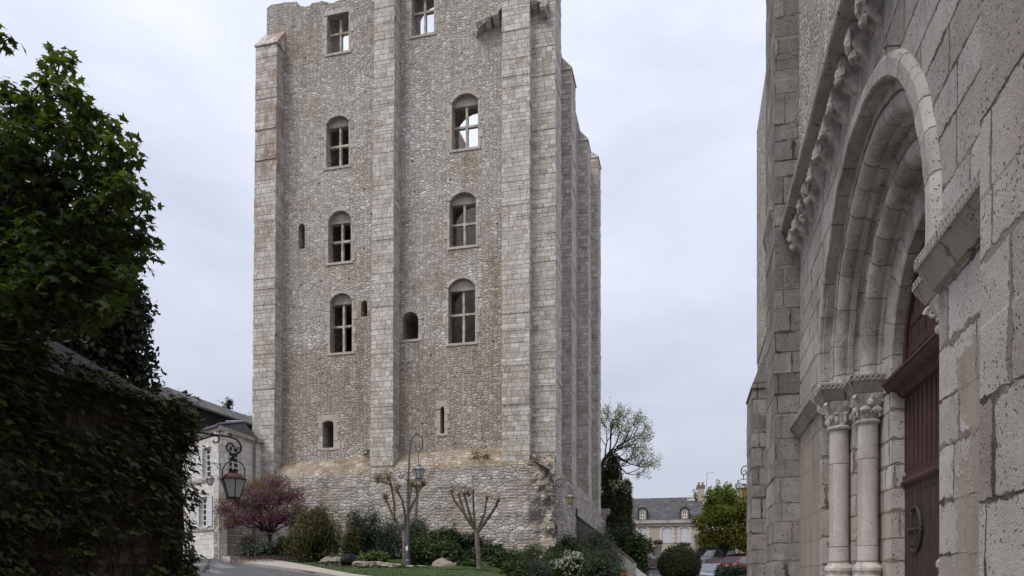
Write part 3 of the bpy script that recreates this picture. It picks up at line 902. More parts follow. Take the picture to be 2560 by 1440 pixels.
def ch_buttress(x0, y0, y1, z1, mat, seed, slope=0.0, bh=.5):
    r = random.Random(seed)
    mb = MB()
    zs = [Z0C]
    while zs[-1] < z1 - bh: zs.append(zs[-1] + bh * r.uniform(.9, 1.1))
    zs.append(z1)
    rings = []
    for a, b in zip(zs, zs[1:]):
        j = [r.gauss(0, .005) for _ in range(3)]
        for z in (a + .012, b - .012):
            rings.append([(x0 + j[0], y0 + j[1], z), (XF + .2, y0 + j[1], z), (XF + .2, y1 + j[2], z), (x0 + j[0], y1 + j[2], z)])
    vs = [p for q in rings for p in q]
    fs = [(i * 4 + k_, i * 4 + (k_ + 1) % 4, i * 4 + 4 + (k_ + 1) % 4, i * 4 + 4 + k_) for i in range(len(rings) - 1) for k_ in range(4)]
    mb.add(vs, fs)
    T = rings[-1]
    if slope:
        o = .05
        a = [(T[0][0] - o, T[0][1] - o, z1), (XF, T[1][1] - o, z1), (XF, T[2][1] + o, z1), (T[3][0] - o, T[3][1] + o, z1)]
        b = [(XF - .002, T[1][1] - o, z1 + slope), (XF - .002, T[2][1] + o, z1 + slope)]
        mb.add(a + b, [(0, 3, 2, 1), (0, 1, 4), (3, 5, 2), (0, 4, 5, 3)])
    else:
        mb.add(T, [(0, 1, 2, 3)])
    return mb.build("buttress", mat, church)
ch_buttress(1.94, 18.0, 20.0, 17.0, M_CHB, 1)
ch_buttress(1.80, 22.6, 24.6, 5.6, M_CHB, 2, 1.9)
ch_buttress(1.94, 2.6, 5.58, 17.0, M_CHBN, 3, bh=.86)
m = MB(); p = atX(1914, 560, 1.94); m.prism([(1.86, p.z - .45), (1.93, p.z - .75), (1.93, p.z)], (0, 18.3, 0), (1, 0, 0), (0, 0, 1), (0, 1.8, 0)); m.build("buttress_offset", M_CHB, church)

# stepped jambs, the arch orders over them
JAMB = [(3.42, 2.93), (2.78, 2.93), (2.78, 3.34), (1.80, 3.34), (1.80, 3.66)]   # (distance from the axis, X)
for side in (1, -1):
    m = MB()
    pr = [(RJ, XF + .44)] + [(RJ, 2.95)] + JAMB[1:]
    pts = [(RJ, XF + .43)] + JAMB + [(1.80, 3.9), (RJ + .4, 3.9), (RJ + .4, XF + .43)]
    plan = [(x, YC + side * rr_) for rr_, x in pts]
    m.prism([(a, b) for a, b in plan], (0, 0, Z0C), (1, 0, 0), (0, 1, 0), (0, 0, ZS - Z0C))
    m.build("jamb", M_JAMB, church)
ZSA = 3.55
def sweep(profile, name, mat, n=130, closed=False, smooth=False, a0=0.0, a1=math.pi):
    """profile: list of (radius, X); swept round the axis of the portal"""
    P = list(profile) + ([profile[0]] if closed else [])
    L = [0.0]
    for a, b in zip(P, P[1:]): L.append(L[-1] + math.hypot(b[0] - a[0], b[1] - a[1]))
    m = MB()
    k_ = len(P) - 1
    rm = sum(p[0] for p in P) / len(P)
    vs, fs, uvs = [], [], []
    AN = [(a0, -.34)] + [(a0 + (a1 - a0) * i / n, 0.0) for i in range(n + 1)] + [(a1, -.34)]
    for (a, dz) in AN:
        for (rr_, x) in P:
            e_ = Vector((x * 3.0, rr_ * math.cos(a) * 2.2, rr_ * math.sin(a) * 2.2))
            w1, w2 = noise.fractal(e_, 0.8, 2.2, 5) * .016, noise.fractal(e_ + Vector((9, 4, 2)), 0.8, 2.2, 5) * .014
            vs.append((x + w2, YC + (rr_ + w1) * math.cos(a), ZSA + (rr_ + w1) * math.sin(a) + dz))
    n += 2
    for i in range(n):
        for j in range(k_):
            q = len(P)
            fs.append((i * q + j, i * q + j + 1, (i + 1) * q + j + 1, (i + 1) * q + j))
            u0, u1 = rm * (a0 + (a1 - a0) * i / n), rm * (a0 + (a1 - a0) * (i + 1) / n)
            uvs.append([(u0, L[j] + 1), (u0, L[j + 1] + 1), (u1, L[j + 1] + 1), (u1, L[j] + 1)])
    m.add(vs, fs, uvs)
    o = m.build(name, mat, church, smooth=False)
    return o
def circ(r0, x0, rad, a0, a1, n=12):
    return [(r0 + rad * math.cos(math.radians(a0 + (a1 - a0) * i / n)), x0 + rad * math.sin(math.radians(a0 + (a1 - a0) * i / n))) for i in range(n + 1)]
# hood over the outer order: chamfered band standing out from the wall
sweep([(3.53, 2.52), (3.505, 2.44), (3.45, 2.41), (3.275, 2.41), (3.255, 2.425), (3.245, 2.45), (3.25, 2.47), (3.235, 2.49), (3.235, 2.64), (3.26, 2.80), (3.27, 2.95)], "hood_mould", M_VOUS)
# first order: face, fillet and a big roll
sweep([(3.25, 2.615), (3.135, 2.625), (3.115, 2.64), (3.13, 2.665), (3.11, 2.69)]
      + [(2.99 + .155 * math.cos(t), 2.785 + .155 * math.sin(t)) for t in [math.radians(a) for a in range(-20, -211, -14)]]
      + [(2.80, 2.86), (2.78, 2.93)], "arch_order", M_VOUS)
# second order
sweep([(2.80, 2.90), (2.80, 3.0), (2.745, 3.02), (2.70, 3.02), (2.675, 3.04)]
      + [(2.45 + .165 * math.cos(t), 3.15 + .165 * math.sin(t)) for t in [math.radians(a) for a in range(-10, -211, -14)]]
      + [(2.30, 3.24), (2.24, 3.26), (2.23, 3.34)], "arch_order", M_VOUS)
# inner plain order and the reveal of the door
sweep([(2.25, 3.30), (2.10, 3.335), (1.84, 3.34), (1.80, 3.36), (1.80, 3.70)], "arch_order", M_VOUS)
sweep([(4.2, 3.9), (1.80, 3.9), (1.80, 3.65)], "arch_order", M_VOUS)
# iron hook by the crown
m = MB(); p0, p1, p2 = atX(2211, 122, 2.44), atX(2214, 115, 2.3), atX(2250, 114, 2.42); m.tube([p0, p1, p2], .012, 5); m.build("iron_hook", simple("rusty_iron", (.06, .045, .04), .8), church)

# columns
def column(side, r0, x0):
    y0 = YC + side * r0
    dz0 = 0 if side > 0 else -.24
    b = MB()
    b.box(x0 - .27, x0 + .27, y0 - .27, y0 + .27, Z0C, -.20)
    b.lathe([(.30, -.20), (.315, -.16), (.315, -.10), (.285, -.05), (.24, -.02), (.225, .03), (.235, .07), (.255, .10), (.255, .15), (.235, .18), (.20, .21), (.185, .25)], (x0, y0, 0), 28)
    s = MB()
    s.lathe([(.182, .252), (.174, .3), (.168, 2.70), (.175, 2.745)], (x0, y0, 0), 32)
    so = s.build("shaft", M_SHAFT, church, smooth=True)
    b.build("base", M_CARVE, so)
    c = MB()
    c.lathe([(.18, 2.746), (.215, 2.76), (.222, 2.79), (.20, 2.815), (.172, 2.825)], (x0, y0, 0), 24)
    vs, fs, N_ = [], [], 24
    lv = [(2.826, .172, 0), (2.92, .185, .1), (3.04, .215, .35), (3.14, .25, .7), (3.22, .272, .95), (3.26, .275, 1.0)]
    for z, r_, sq in lv:
        for k_ in range(N_):
            a = 2 * math.pi * k_ / N_
            q = r_ / max(abs(math.cos(a)), abs(math.sin(a)))
            rr_ = r_ * (1 - sq) + min(q, r_ * 1.32) * sq
            rr_ *= 1 + .05 * math.sin(a * 8 + z * 20) * (1 - sq)
            vs.append((x0 + rr_ * math.cos(a), y0 + rr_ * math.sin(a), z))
    for i in range(len(lv) - 1):
        for k_ in range(N_):
            fs.append((i * N_ + k_, i * N_ + (k_ + 1) % N_, (i + 1) * N_ + (k_ + 1) % N_, (i + 1) * N_ + k_))
    fs.append(tuple(range((len(lv) - 1) * N_, len(lv) * N_)))
    c.add(vs, fs)
    rg = random.Random(int(r0 * 10) + side)
    for sx in (-1, 1):
        for sy in (-1, 1):
            cx, cy = x0 + sx * .225, y0 + sy * .225
            d = Vector((sx, sy, 0)).normalized()
            pts = []
            for t in range(16):
                a = t * .55
                rr_ = .085 * (1 - t / 17)
                pts.append(Vector((cx, cy, 3.16)) + d * (rr_ * math.cos(a)) + Vector((0, 0, rr_ * math.sin(a))))
            c.tube(pts, [.034 - .001 * t for t in range(16)], 6)
            if r0 > 2.7:
                c.ball((x0 + sx * .175, y0 + sy * .175, 2.95), .05, .05, .06, 8, 6)
    if r0 < 2.7:           # carved beasts and a rider, worn
        for (dx, dy, dz, a_, b_, c_) in ((-.24, -.10, 2.98, .07, .12, .07), (-.22, .10, 2.97, .07, .11, .07), (-.25, 0, 3.12, .06, .07, .09), (-.26, 0, 3.20, .05, .05, .055),
                                     (-.10, -.24, 2.98, .12, .07, .07), (.10, -.23, 2.97, .11, .07, .08), (0, -.25, 3.10, .08, .06, .09), (.02, -.26, 3.19, .05, .05, .055),
                                     (-.22, -.19, 2.89, .03, .03, .07), (-.21, .04, 2.88, .03, .03, .07), (-.2, .17, 2.88, .03, .03, .07), (.15, -.21, 2.88, .03, .03, .07), (-.05, -.21, 2.88, .03, .03, .07)):
            c.ball((x0 + dx * .97, y0 + dy * .97, dz), a_ * .74, b_ * .74, c_ * .8, 10, 7, .35)
        for _ in range(30):
            a = rg.uniform(0, 6.28); q = .215 + .03 * rg.random()
            c.ball((x0 + q * math.cos(a), y0 + q * math.sin(a), rg.uniform(2.87, 3.2)), rg.uniform(.018, .034), rg.uniform(.018, .034), rg.uniform(.02, .045), 7, 5, .3)
    else:                  # leaves curling up from the ring
        for k_ in range(8):
            a = 2 * math.pi * (k_ + .5) / 8
            c.ball((x0 + .19 * math.cos(a), y0 + .19 * math.sin(a), 2.93), .045, .045, .10, 8, 6)
            c.ball((x0 + .225 * math.cos(a), y0 + .225 * math.sin(a), 3.03), .035, .035, .03, 8, 6)
    if dz0: c.v = [(a, b, q_ + dz0) for a, b, q_ in c.v]
    c.build("capital", M_CARVE, so)
    A = MB()                # abacus
    for (za, zb, ha, hb) in ((3.262 + dz0, 3.43 + dz0, .285, .375), (3.432 + dz0, ZS - .004 + dz0, .378, .385)):
        v = []
        for z, h in ((za, ha), (zb, hb)):
            for sx, sy in ((-1, -1), (1, -1), (1, 1), (-1, 1)): v.append((x0 + sx * h, y0 + sy * h, z))
        A.add(v, [(0, 3, 2, 1), (4, 5, 6, 7), (0, 1, 5, 4), (1, 2, 6, 5), (2, 3, 7, 6), (3, 0, 4, 7)])
    hb = .388                # worn ring ornament on the upright band
    for t in range(9):
        q = -hb + 2 * hb * (t + .5) / 9
        for (px_, py_, ax) in ((x0 - hb, y0 + q, (1, 0, 0)), (x0 + q, y0 - hb, (0, 1, 0))):
            c0 = Vector((px_, py_, 3.495 + dz0))
            e1 = Vector((0, 1, 0)) if ax[0] else Vector((1, 0, 0))
            A.tube([c0 + e1 * (.033 * math.cos(g)) + Vector((0, 0, .04 * math.sin(g))) for g in [2 * math.pi * k_ / 10 for k_ in range(11)]], .011, 5, False)
    A.build("abacus", M_BAND, so)
column(1, 3.0, 2.735)
column(1, 2.5, 3.125)
column(-1, 3.06, 2.84)
column(-1, 2.55, 3.2)
# impost string running from each buttress to the portal
def impost(y0, y1, zt):
    m = MB()
    prof = [(XF + .02, zt), (XF - .20, zt), (XF - .22, zt - .03), (XF - .22, zt - .15), (XF - .19, zt - .16), (XF - .13, zt - .24), (XF - .05, zt - .36), (XF + .02, zt - .40)]
    m.prism(prof, (0, y0, 0), (1, 0, 0), (0, 0, 1), (0, y1 - y0, 0))
    n = int((y1 - y0) / .085)
    for i in range(n):
        yy = y0 + (y1 - y0) * (i + .5) / n
        c0 = Vector((XF - .219, yy, zt - .09))
        m.tube([c0 + Vector((0, .033 * math.cos(g), .042 * math.sin(g))) for g in [2 * math.pi * k_ / 10 for k_ in range(11)]], .007, 5, False)
    m.build("impost", M_BAND, church)
impost(15.14, 17.99, ZS + .05)
impost(5.60, 8.34, 3.33)

# cornice on corbels
m = MB()
prof = [(XF + .02, ZCOR + .22), (2.11, ZCOR + .16), (2.07, ZCOR + .13), (2.07, ZCOR), (2.10, ZCOR - .03), (2.16, ZCOR - .05), (2.34, ZCOR - .12), (XF + .02, ZCOR - .14)]
m.prism(prof, (0, 5.6, 0), (1, 0, 0), (0, 0, 1), (0, 12.39, 0))
for i in range(146):
    yy = 5.7 + i * .084
    m.box(2.064, 2.09, yy, yy + .045, ZCOR + .02, ZCOR + .11)
m.build("cornice", M_BAND, church)
rg = random.Random(21)
for i in range(18):
    yy = 17.62 - .695 * i
    if yy < 5.9: break
    mb = MB()
    z1 = ZCOR - .13
    lean = rg.uniform(-.02, .02)
    prof = [(XF + .02, z1), (2.25, z1), (2.23, z1 - .08), (2.24, z1 - .20), (2.28, z1 - .34), (2.34, z1 - .44), (2.42, z1 - .50), (XF + .02, z1 - .66)]
    mb.prism(prof, (0, yy - .105, 0), (1, 0, 0), (0, 0, 1), (0, .21, 0))
    # the carving on each block differs: snout, brow, ears, rolls
    kx = rg.random()
    if kx < .5:
        mb.ball((2.27, yy + lean, z1 - .26), .09, .12, .16, 10, 7, .35)
        mb.ball((2.23, yy + lean, z1 - .35), .07, .07, .07, 8, 6, .3)
        for s_ in (-1, 1):
            mb.ball((2.26, yy + s_ * .08, z1 - .10), .04, .035, .06, 7, 5)
    elif kx < .8:
        mb.ball((2.27, yy, z1 - .20), .09, .13, .18, 10, 7, .45)
        mb.ball((2.32, yy, z1 - .42), .09, .09, .12, 8, 6, .3)
    else:
        for q in range(3):
            mb.tube([(2.27 + .04 * q, yy - .12, z1 - .12 - .15 * q), (2.27 + .04 * q, yy + .12, z1 - .12 - .15 * q)], .06, 8)
    mb.build("corbel", M_CORB, church)

# the door: two leaves, transom, panelled tympanum
kd = NT("door_oxblood_wood")
zv = kd.noise(kd.vmath('MULTIPLY', kd.pos(), (1, 9.0, 0.7)), 3.0, 6, 0.65)
M_DOOR = kd.done(kd.mix(kd.ss(kd.noise(kd.pos(), 2.2, 7, .72), .48, .66, 0, .5), kd.mix(kd.ss(zv, .3, .7), (.040, .0185, .0165), (.074, .034, .030)), (.088, .052, .045)), 0.62, kd.bump(zv, .35, .01), spec=.3)
kd = NT("door_lower_planks")
zv = kd.noise(kd.vmath('MULTIPLY', kd.pos(), (1, 12.0, 0.5)), 3.0, 6, 0.65)
M_PLANK = kd.done(kd.mix(kd.ss(kd.noise(kd.pos(), 2.6, 7, .72), .48, .66, 0, .5), kd.mix(kd.ss(zv, .3, .7), (.030, .0185, .017), (.056, .033, .030)), (.07, .052, .047)), 0.7, kd.bump(zv, .4, .01), spec=.25)
M_IRON = simple("wrought_iron", (.05, .042, .04), .55, metal=.3)
XD = 3.54
def leaf(y0, y1):
    s = 1 if y1 > YC else -1
    d = MB()
    n = 8
    for i in range(n):
        a, b = y0 + (y1 - y0) * i / n, y0 + (y1 - y0) * (i + 1) / n
        d.box(XD + .004 * (i % 2), XD + .05, min(a, b) + .004, max(a, b) - .004, Z0C + .9, 1.62)
    for i in range(n * 2):
        yy = y0 + (y1 - y0) * (i + .5) / (n * 2)
        d.ball((XD - .004, yy, 1.38), .014, .014, .014, 6, 4)
    door = d.build("door", M_PLANK, church)
    u = MB()
    u.box(XD + .02, XD + .06, y0 + .003, y1 - .003, 1.64, 3.02)
    for i in range(n + 1):
        yy = y0 + (y1 - y0) * i / n
        u.box(XD + .004, XD + .03, yy - .03, yy + .03, 1.78, 2.98)
    u.box(XD - .03, XD + .03, y0, y1, 1.62, 1.68)
    u.build("upper_panel", M_DOOR, door)
    q = MB()
    prof = [(XD + .02, 1.50), (XD - .05, 1.54), (XD - .06, 1.58), (XD - .03, 1.62), (XD + .02, 1.66)]
    q.prism(prof, (0, y0, 0), (1, 0, 0), (0, 0, 1), (0, y1 - y0, 0))
    q.build("rail", M_DOOR, door)
    h = MB()
    yc = y0 + (y1 - y0) * (.36 if s < 0 else .64)
    zc = .76
    st = -s
    pts = []
    for i in range(25):
        a = math.radians(60 + 240 * i / 24)
        pts.append((XD - .02, yc - st * .34 * math.cos(a) * -1 * -1, zc + .36 * math.sin(a)))
    h.tube(pts, [.022 + .014 * math.sin(math.pi * i / 24) for i in range(25)], 7)
    h.tube([(XD - .022, yc + s * .40, zc), (XD - .022, yc - s * .33, zc)], [.03, .018], 7)
    for e in (pts[0], pts[-1]):
        sg = 1 if e[2] > zc else -1
        h.tube([(XD - .02, e[1] + (-s) * .09 * (1 - math.cos(t)) * .8, e[2] - sg * .08 * math.sin(t)) for t in [.5 * q_ for q_ in range(9)]], [.02 - .0012 * q_ for q_ in range(9)], 6)
    h.tube([(XD - .022, yc - s * .33, zc), (XD - .022, yc - s * .40, zc + .05)], .014, 6)
    h.tube([(XD - .022, yc - s * .33, zc), (XD - .022, yc - s * .40, zc - .05)], .014, 6)
    for t in (-.16, -.05, .08, .19):
        h.tube([(XD - .02, yc - s * (-.02), zc + t), (XD - .02, yc - s * .10, zc + t + .03), (XD - .02, yc - s * .11, zc + t - .02)], .014, 6)
    h.build("hinge", M_IRON, door)
leaf(YC + .01, YC + 1.79)
leaf(YC - 1.79, YC - .01)
m = MB()
prof = [(XD + .10, 3.0), (XD - .06, 3.03), (XD - .10, 3.08), (XD - .12, 3.12), (XD - .22, 3.16), (XD - .27, 3.22), (XD - .28, 3.27), (XD - .31, 3.28), (XD - .31, 3.33), (XD - .05, 3.40), (XD + .1, 3.40)]
m.prism(prof, (0, YC - 1.97, 0), (1, 0, 0), (0, 0, 1), (0, 3.94, 0))
m.build("transom", M_DOOR, church)
tymp = [(YC + 1.8 * math.cos(math.pi * i / 28), ZS - .16 + 1.95 * math.sin(math.pi * i / 28)) for i in range(29)]
m = MB(); m.prism(tymp, (XD + .03, 0, 0), (0, 1, 0), (0, 0, 1), (.05, 0, 0))
for (a, b, z0, z1) in ((1.55, .95, 3.5, 3.62), (1.45, .9, 3.85, 4.35), (.55, 0.0, 3.5, 4.9)): pass
for sgn in (1, -1):
    for ya in (1.52, 1.16, .80, .44):
        zt = ZS - .2 + 1.86 * math.sqrt(max(0, 1 - (ya / 1.8) ** 2))
        m.box(XD + .016, XD + .035, YC + sgn * ya - .06, YC + sgn * ya + .06, 3.42, zt)
    for z in (3.75, 4.2, 4.25 + .35):
        hw = 1.74 * math.sqrt(max(0, 1 - ((z - 3.42) / 1.9) ** 2))
        m.box(XD + .012, XD + .034, YC + (.0 if sgn > 0 else -hw), YC + (hw if sgn > 0 else 0.0), z - .07, z + .07)
m.tube([(XD + .0, YC + 1.74 * math.cos(math.pi * i / 28), ZS - .16 + 1.88 * math.sin(math.pi * i / 28)) for i in range(29)], .05, 6)
m.build("tympanum", M_DOOR, church)
m = MB(); m.box(1.9, 3.9, YC - 3.3, YC + 3.3, -1.72, -1.42); m.box(2.3, 3.9, YC - 3.0, YC + 3.0, -1.42, -.78); m.build("step", M_JAMB, church)

# ------------------------------------------------------------------ ground
def ground_mat(name, c1, c2, scale, bump=.4, c3=None, rough=.95):
    k = NT(name)
    a = k.noise(k.pos(), scale, 6, .65)
    b = k.noise(k.pos(), scale * .12, 4, .6)
    f = k.noise(k.pos(), scale * 9, 3, .7)
    col = k.mix(k.ss(a, .3, .7), c1, c2)
    if c3: col = k.mix(k.ss(b, .45, .65), col, c3)
    col = k.mix(k.ss(f, .3, .7, 0, .4), col, k.mix(1.0, col, (.6, .6, .6), 'MULTIPLY'))
    return k.done(col, rough, k.bump(f, bump, .02), spec=.2)
M_EARTH = ground_mat("ground_earth", (.06, .045, .032), (.10, .078, .055), 1.2, c3=(.05, .05, .025))
M_ROAD = ground_mat("road_asphalt", (.085, .084, .087), (.115, .113, .115), 2.5, c3=(.10, .098, .098))
M_PAVE = ground_mat("pavement_gravel", (.33, .295, .255), (.42, .38, .335), 1.5, c3=(.36, .32, .28))
M_KERB = ground_mat("kerb_stone", (.27, .25, .225), (.36, .33, .30), 3.0)
M_LAWN = ground_mat("lawn_green", (.030, .050, .014), (.048, .074, .020), 3.0, c3=(.058, .074, .022))
kp = NT("road_paint"); M_PAINT = kp.done(kp.mix(kp.ss(kp.noise(kp.pos(), 7.0, 5, .7), .42, .62), (.085, .085, .086), (.24, .24, .235)), .85)

g = MB()
xs = [-420, -260, -160, -110] + [-80 + 1.5 * i for i in range(81)] + [60, 100, 180, 420]
ys = [-60, -30] + [-12 + 1.5 * i for i in range(82)] + [125, 160, 240, 420, 900]
vs = [(x, y, zg(x, y) - .03) for y in ys for x in xs]
fs = [(j * len(xs) + i, j * len(xs) + i + 1, (j + 1) * len(xs) + i + 1, (j + 1) * len(xs) + i) for j in range(len(ys) - 1) for i in range(len(xs) - 1)]
g.add(vs, fs)
struct(g.build("ground", M_EARTH))
def resample(pts, n):
    L = [0.0]
    for a, b in zip(pts, pts[1:]): L.append(L[-1] + math.hypot(b[0] - a[0], b[1] - a[1]))
    out = []
    for i in range(n + 1):
        t = L[-1] * i / n
        j = max(0, min(len(pts) - 2, next((q for q in range(len(L) - 1) if L[q + 1] >= t), len(pts) - 2)))
        f_ = (t - L[j]) / max(1e-9, L[j + 1] - L[j])
        out.append((pts[j][0] + (pts[j + 1][0] - pts[j][0]) * f_, pts[j][1] + (pts[j + 1][1] - pts[j][1]) * f_))
    return out
def strip(A, B, nu, nv, off):
    A, B = resample(A, nu), resample(B, nu)
    m = MB()
    def fn(u, v):
        i = round(u * nu)
        x = A[i][0] + (B[i][0] - A[i][0]) * v; y = A[i][1] + (B[i][1] - A[i][1]) * v
        return (x, y, zg(x, y) + off)
    m.grid(fn, nu, nv)
    return m
def g2(px, py): p = G(px, py); return (p.x, p.y)
kerb = [g2(483, 1395), g2(560, 1405), g2(640, 1417), g2(720, 1428), g2(800, 1439)]
kerb = [(-33.0, kerb[0][1] + 5.5)] + kerb + [(-8.5, 20.0), (-5.5, 12.0), (-3.5, 4.0), (-3, -10)]
gress = [g2(486, 1386), g2(560, 1392), g2(640, 1399), g2(720, 1411), g2(800, 1426), g2(858, 1439)]
gress = [(-33.5, gress[0][1] + 7.0)] + gress + [(-6.6, 20.5), (-3.5, 13.0), (-1.2, 4.0), (-.8, -10)]
far_ = [(-40, 43), (-28, 33), (-22, 26), (-14, 18), (-10.5, 12.2), (-8.0, 10.6), (-8.1, 2), (-8.1, -10)]
struct(strip(far_, kerb, 90, 24, .02).build("road", M_ROAD))
struct(strip(kerb, gress, 90, 8, .135).build("pavement", M_PAVE))
m = MB()
K = resample(kerb, 120)
for a, b in zip(K, K[1:]):
    dx, dy = b[0] - a[0], b[1] - a[1]; l_ = math.hypot(dx, dy); nx_, ny_ = -dy / l_, dx / l_
    za, zb = zg(*a), zg(*b)
    m.add([(a[0], a[1], za - .1), (b[0], b[1], zb - .1), (b[0], b[1], zb + .145), (a[0], a[1], za + .145),
           (a[0] + nx_ * .16, a[1] + ny_ * .16, za + .145), (b[0] + nx_ * .16, b[1] + ny_ * .16, zb + .145)], [(0, 1, 2, 3), (3, 2, 5, 4)])
struct(m.build("kerb", M_KERB))
bed = [(-26.0, 39.6), (-24.5, 36.6), g2(735, 1405), g2(800, 1413), g2(870, 1420), g2(1000, 1423), g2(1080, 1427)]
bed += [(-5.5, 31.0), (-3.2, 26), (-1.6, 14)]
lw = strip(gress[1:-1], [(-26.0, 36.2)] + bed[1:], 80, 12, .05)
struct(lw.build("lawn", M_LAWN))
struct(strip([(2.4, -6), (2.4, 18), (1.6, 30), (.5, 45), (-1.9, 56), (-2.8, 64)], [(-1.0, -6), (-2.2, 14), (-2.6, 26), (-2.3, 40), (-3.9, 54), (-4.4, 64)], 80, 10, .03).build("path", M_PAVE))
struct(strip([(2.4, 28), (1.6, 38), (1.4, 48), (-1.5, 57), (-7.5, 62), (-8, 76)], [(26, 28), (26, 38), (26, 48), (26, 57), (26, 62), (26, 76)], 60, 20, .025).build("car_park", M_ROAD))
# crossing stripes
for quad in (((476, 1411), (522, 1409), (545, 1413), (480, 1418)), ((505, 1410), (545, 1409), (596, 1421), (556, 1424)), ((512, 1427), (535, 1426), (566, 1434), (540, 1436))):
    P4 = [G(*q) for q in quad]
    m = MB()
    def fq(u, v, P4=P4):
        x = (P4[0].x * (1 - u) + P4[1].x * u) * (1 - v) + (P4[3].x * (1 - u) + P4[2].x * u) * v
        y = (P4[0].y * (1 - u) + P4[1].y * u) * (1 - v) + (P4[3].y * (1 - u) + P4[2].y * u) * v
        return (x, y, zg(x, y) + .03)
    m.grid(fq, 8, 8)
    struct(m.build("road_marking", M_PAINT))
# short grass blades on the lawn
r = random.Random(3)
m = MB()
for _ in range(9000):
    i = r.randrange(len(lw.v)); j = min(len(lw.v) - 1, i + r.choice((1, 81, 82)))
    t = r.random()
    x, y = lw.v[i][0] * (1 - t) + lw.v[j][0] * t + r.uniform(-.25, .25), lw.v[i][1] * (1 - t) + lw.v[j][1] * t + r.uniform(-.25, .25)
    if y < 20: continue
    z = zg(x, y) + .04
    a = r.uniform(0, 6.28); h = r.uniform(.05, .11); ww = .02
    m.add([(x - ww * math.cos(a), y - ww * math.sin(a), z), (x + ww * math.cos(a), y + ww * math.sin(a), z), (x + r.uniform(-.04, .04), y + r.uniform(-.04, .04), z + h)], [(0, 1, 2)], [[(0, 0)] * 3])
o = m.build("grass", M_LAWN); struct(o, 'stuff')

# ------------------------------------------------------------------ foliage
def leaf_mat(name, c1, c2, c3=None, trans=.35, rough=.55, spec=.3):
    k = NT(name)
    rnd = k.n('ShaderNodeNewGeometry').outputs['Random Per Island']
    stops = [(0, c1), (.6, c2)] + ([(1, c3)] if c3 else [])
    col = k.ramp(rnd, stops)
    k.done(col, rough, spec=spec)
    tr = k.n('ShaderNodeBsdfTranslucent')
    k.put(tr.inputs['Color'], k.mix(1.0, col, (1.25, 1.35, .55), 'MULTIPLY'))
    mx = k.n('ShaderNodeMixShader')
    mx.inputs[0].default_value = trans
    k.t.links.new(k.b.outputs[0], mx.inputs[1]); k.t.links.new(tr.outputs[0], mx.inputs[2])
    k.t.links.new(mx.outputs[0], k.out.inputs['Surface'])
    return k.m
MAPLE = [(0, 0), (.16, .10), (.44, .02), (.36, .20), (.62, .46), (.36, .44), (.30, .56), (.14, .52), (.10, .70), (0, 1.0), (-.10, .70), (-.14, .52), (-.30, .56), (-.36, .44), (-.62, .46), (-.36, .20), (-.44, .02), (-.16, .10)]
IVY = [(0, 0), (.22, .02), (.42, .30), (.26, .36), (.16, .62), (0, 1.0), (-.16, .62), (-.26, .36), (-.42, .30), (-.22, .02)]
OVAL = [(0, 0), (.22, .28), (.24, .58), (0, 1.0), (-.24, .58), (-.22, .28)]
LANCE = [(0, 0), (.11, .35), (0, 1.0), (-.11, .35)]
RHOMB = [(0, 0), (.34, .5), (0, 1.0), (-.34, .5)]
def add_leaf(m, p, axis, nrm, size, poly, fold=0.0):
    axis = axis.normalized()
    side = axis.cross(nrm)
    if side.length < 1e-5: side = axis.orthogonal()
    side.normalize()
    n2 = side.cross(axis)
    vs = [p + axis * (b * size) + side * (a * size) + n2 * (-fold * abs(a) * size - .12 * b * b * size) for a, b in poly]
    m.add(vs, [tuple(range(len(poly)))], [[(0, 0)] * len(poly)])
def rdir(r):
    while True:
        v = Vector((r.uniform(-1, 1), r.uniform(-1, 1), r.uniform(-1, 1)))
        if .05 < v.length < 1: return v.normalized()
def foliage(blobs, n, size, poly, r, up=.5, out=.8, rand=.7, droop=.0, shell=.33, floor=None, m=None, lump=.25, axis_up=0.0):
    """leaves through the volume of ellipsoid blobs (x, y, z, rx, ry, rz), densest near their skins"""
    m = m or MB()
    ws = [(b[3] * b[4] * b[5]) ** (2 / 3) for b in blobs]
    for b in r.choices(blobs, ws, k=n):
        d = rdir(r)
        q = r.random() ** shell
        k_ = q * (1 + lump * noise.noise(Vector((d.x * 2 + b[0], d.y * 2 + b[1], d.z * 2 + b[2]))) * 1.6)
        p = Vector((b[0] + d.x * b[3] * k_, b[1] + d.y * b[4] * k_, b[2] + d.z * b[5] * k_))
        if floor is not None and p.z < floor: p.z = floor + (floor - p.z) * .25
        nrm = (d * out + Vector((0, 0, up)) + rdir(r) * rand).normalized()
        ax = (rdir(r) + d * .5 + Vector((0, 0, axis_up - droop)))
        ax = ax - nrm * ax.dot(nrm) * .75
        if ax.length < .05: continue
        add_leaf(m, p, ax, nrm, size * r.uniform(.65, 1.2), poly, .2)
    return m
def limb(m, a, b, r0, r1, r, sag=.0, n=6, wob=.05):
    a, b = Vector(a), Vector(b)
    L_ = (b - a).length
    pts = []
    for i in range(n + 1):
        t = i / n
        p = a.lerp(b, t) + Vector((0, 0, sag * math.sin(math.pi * t)))
        if 0 < i < n: p += rdir(r) * wob * L_
        pts.append(p)
    m.tube(pts, [r0 + (r1 - r0) * i / n for i in range(n + 1)], 7)
    return pts
M_BARK = simple("bark_grey_brown", (.085, .068, .054), .95, var=.4, scale=5, bump=.6)
M_BARKD = simple("bark_dark", (.035, .028, .024), .95, var=.4, scale=6, bump=.5)

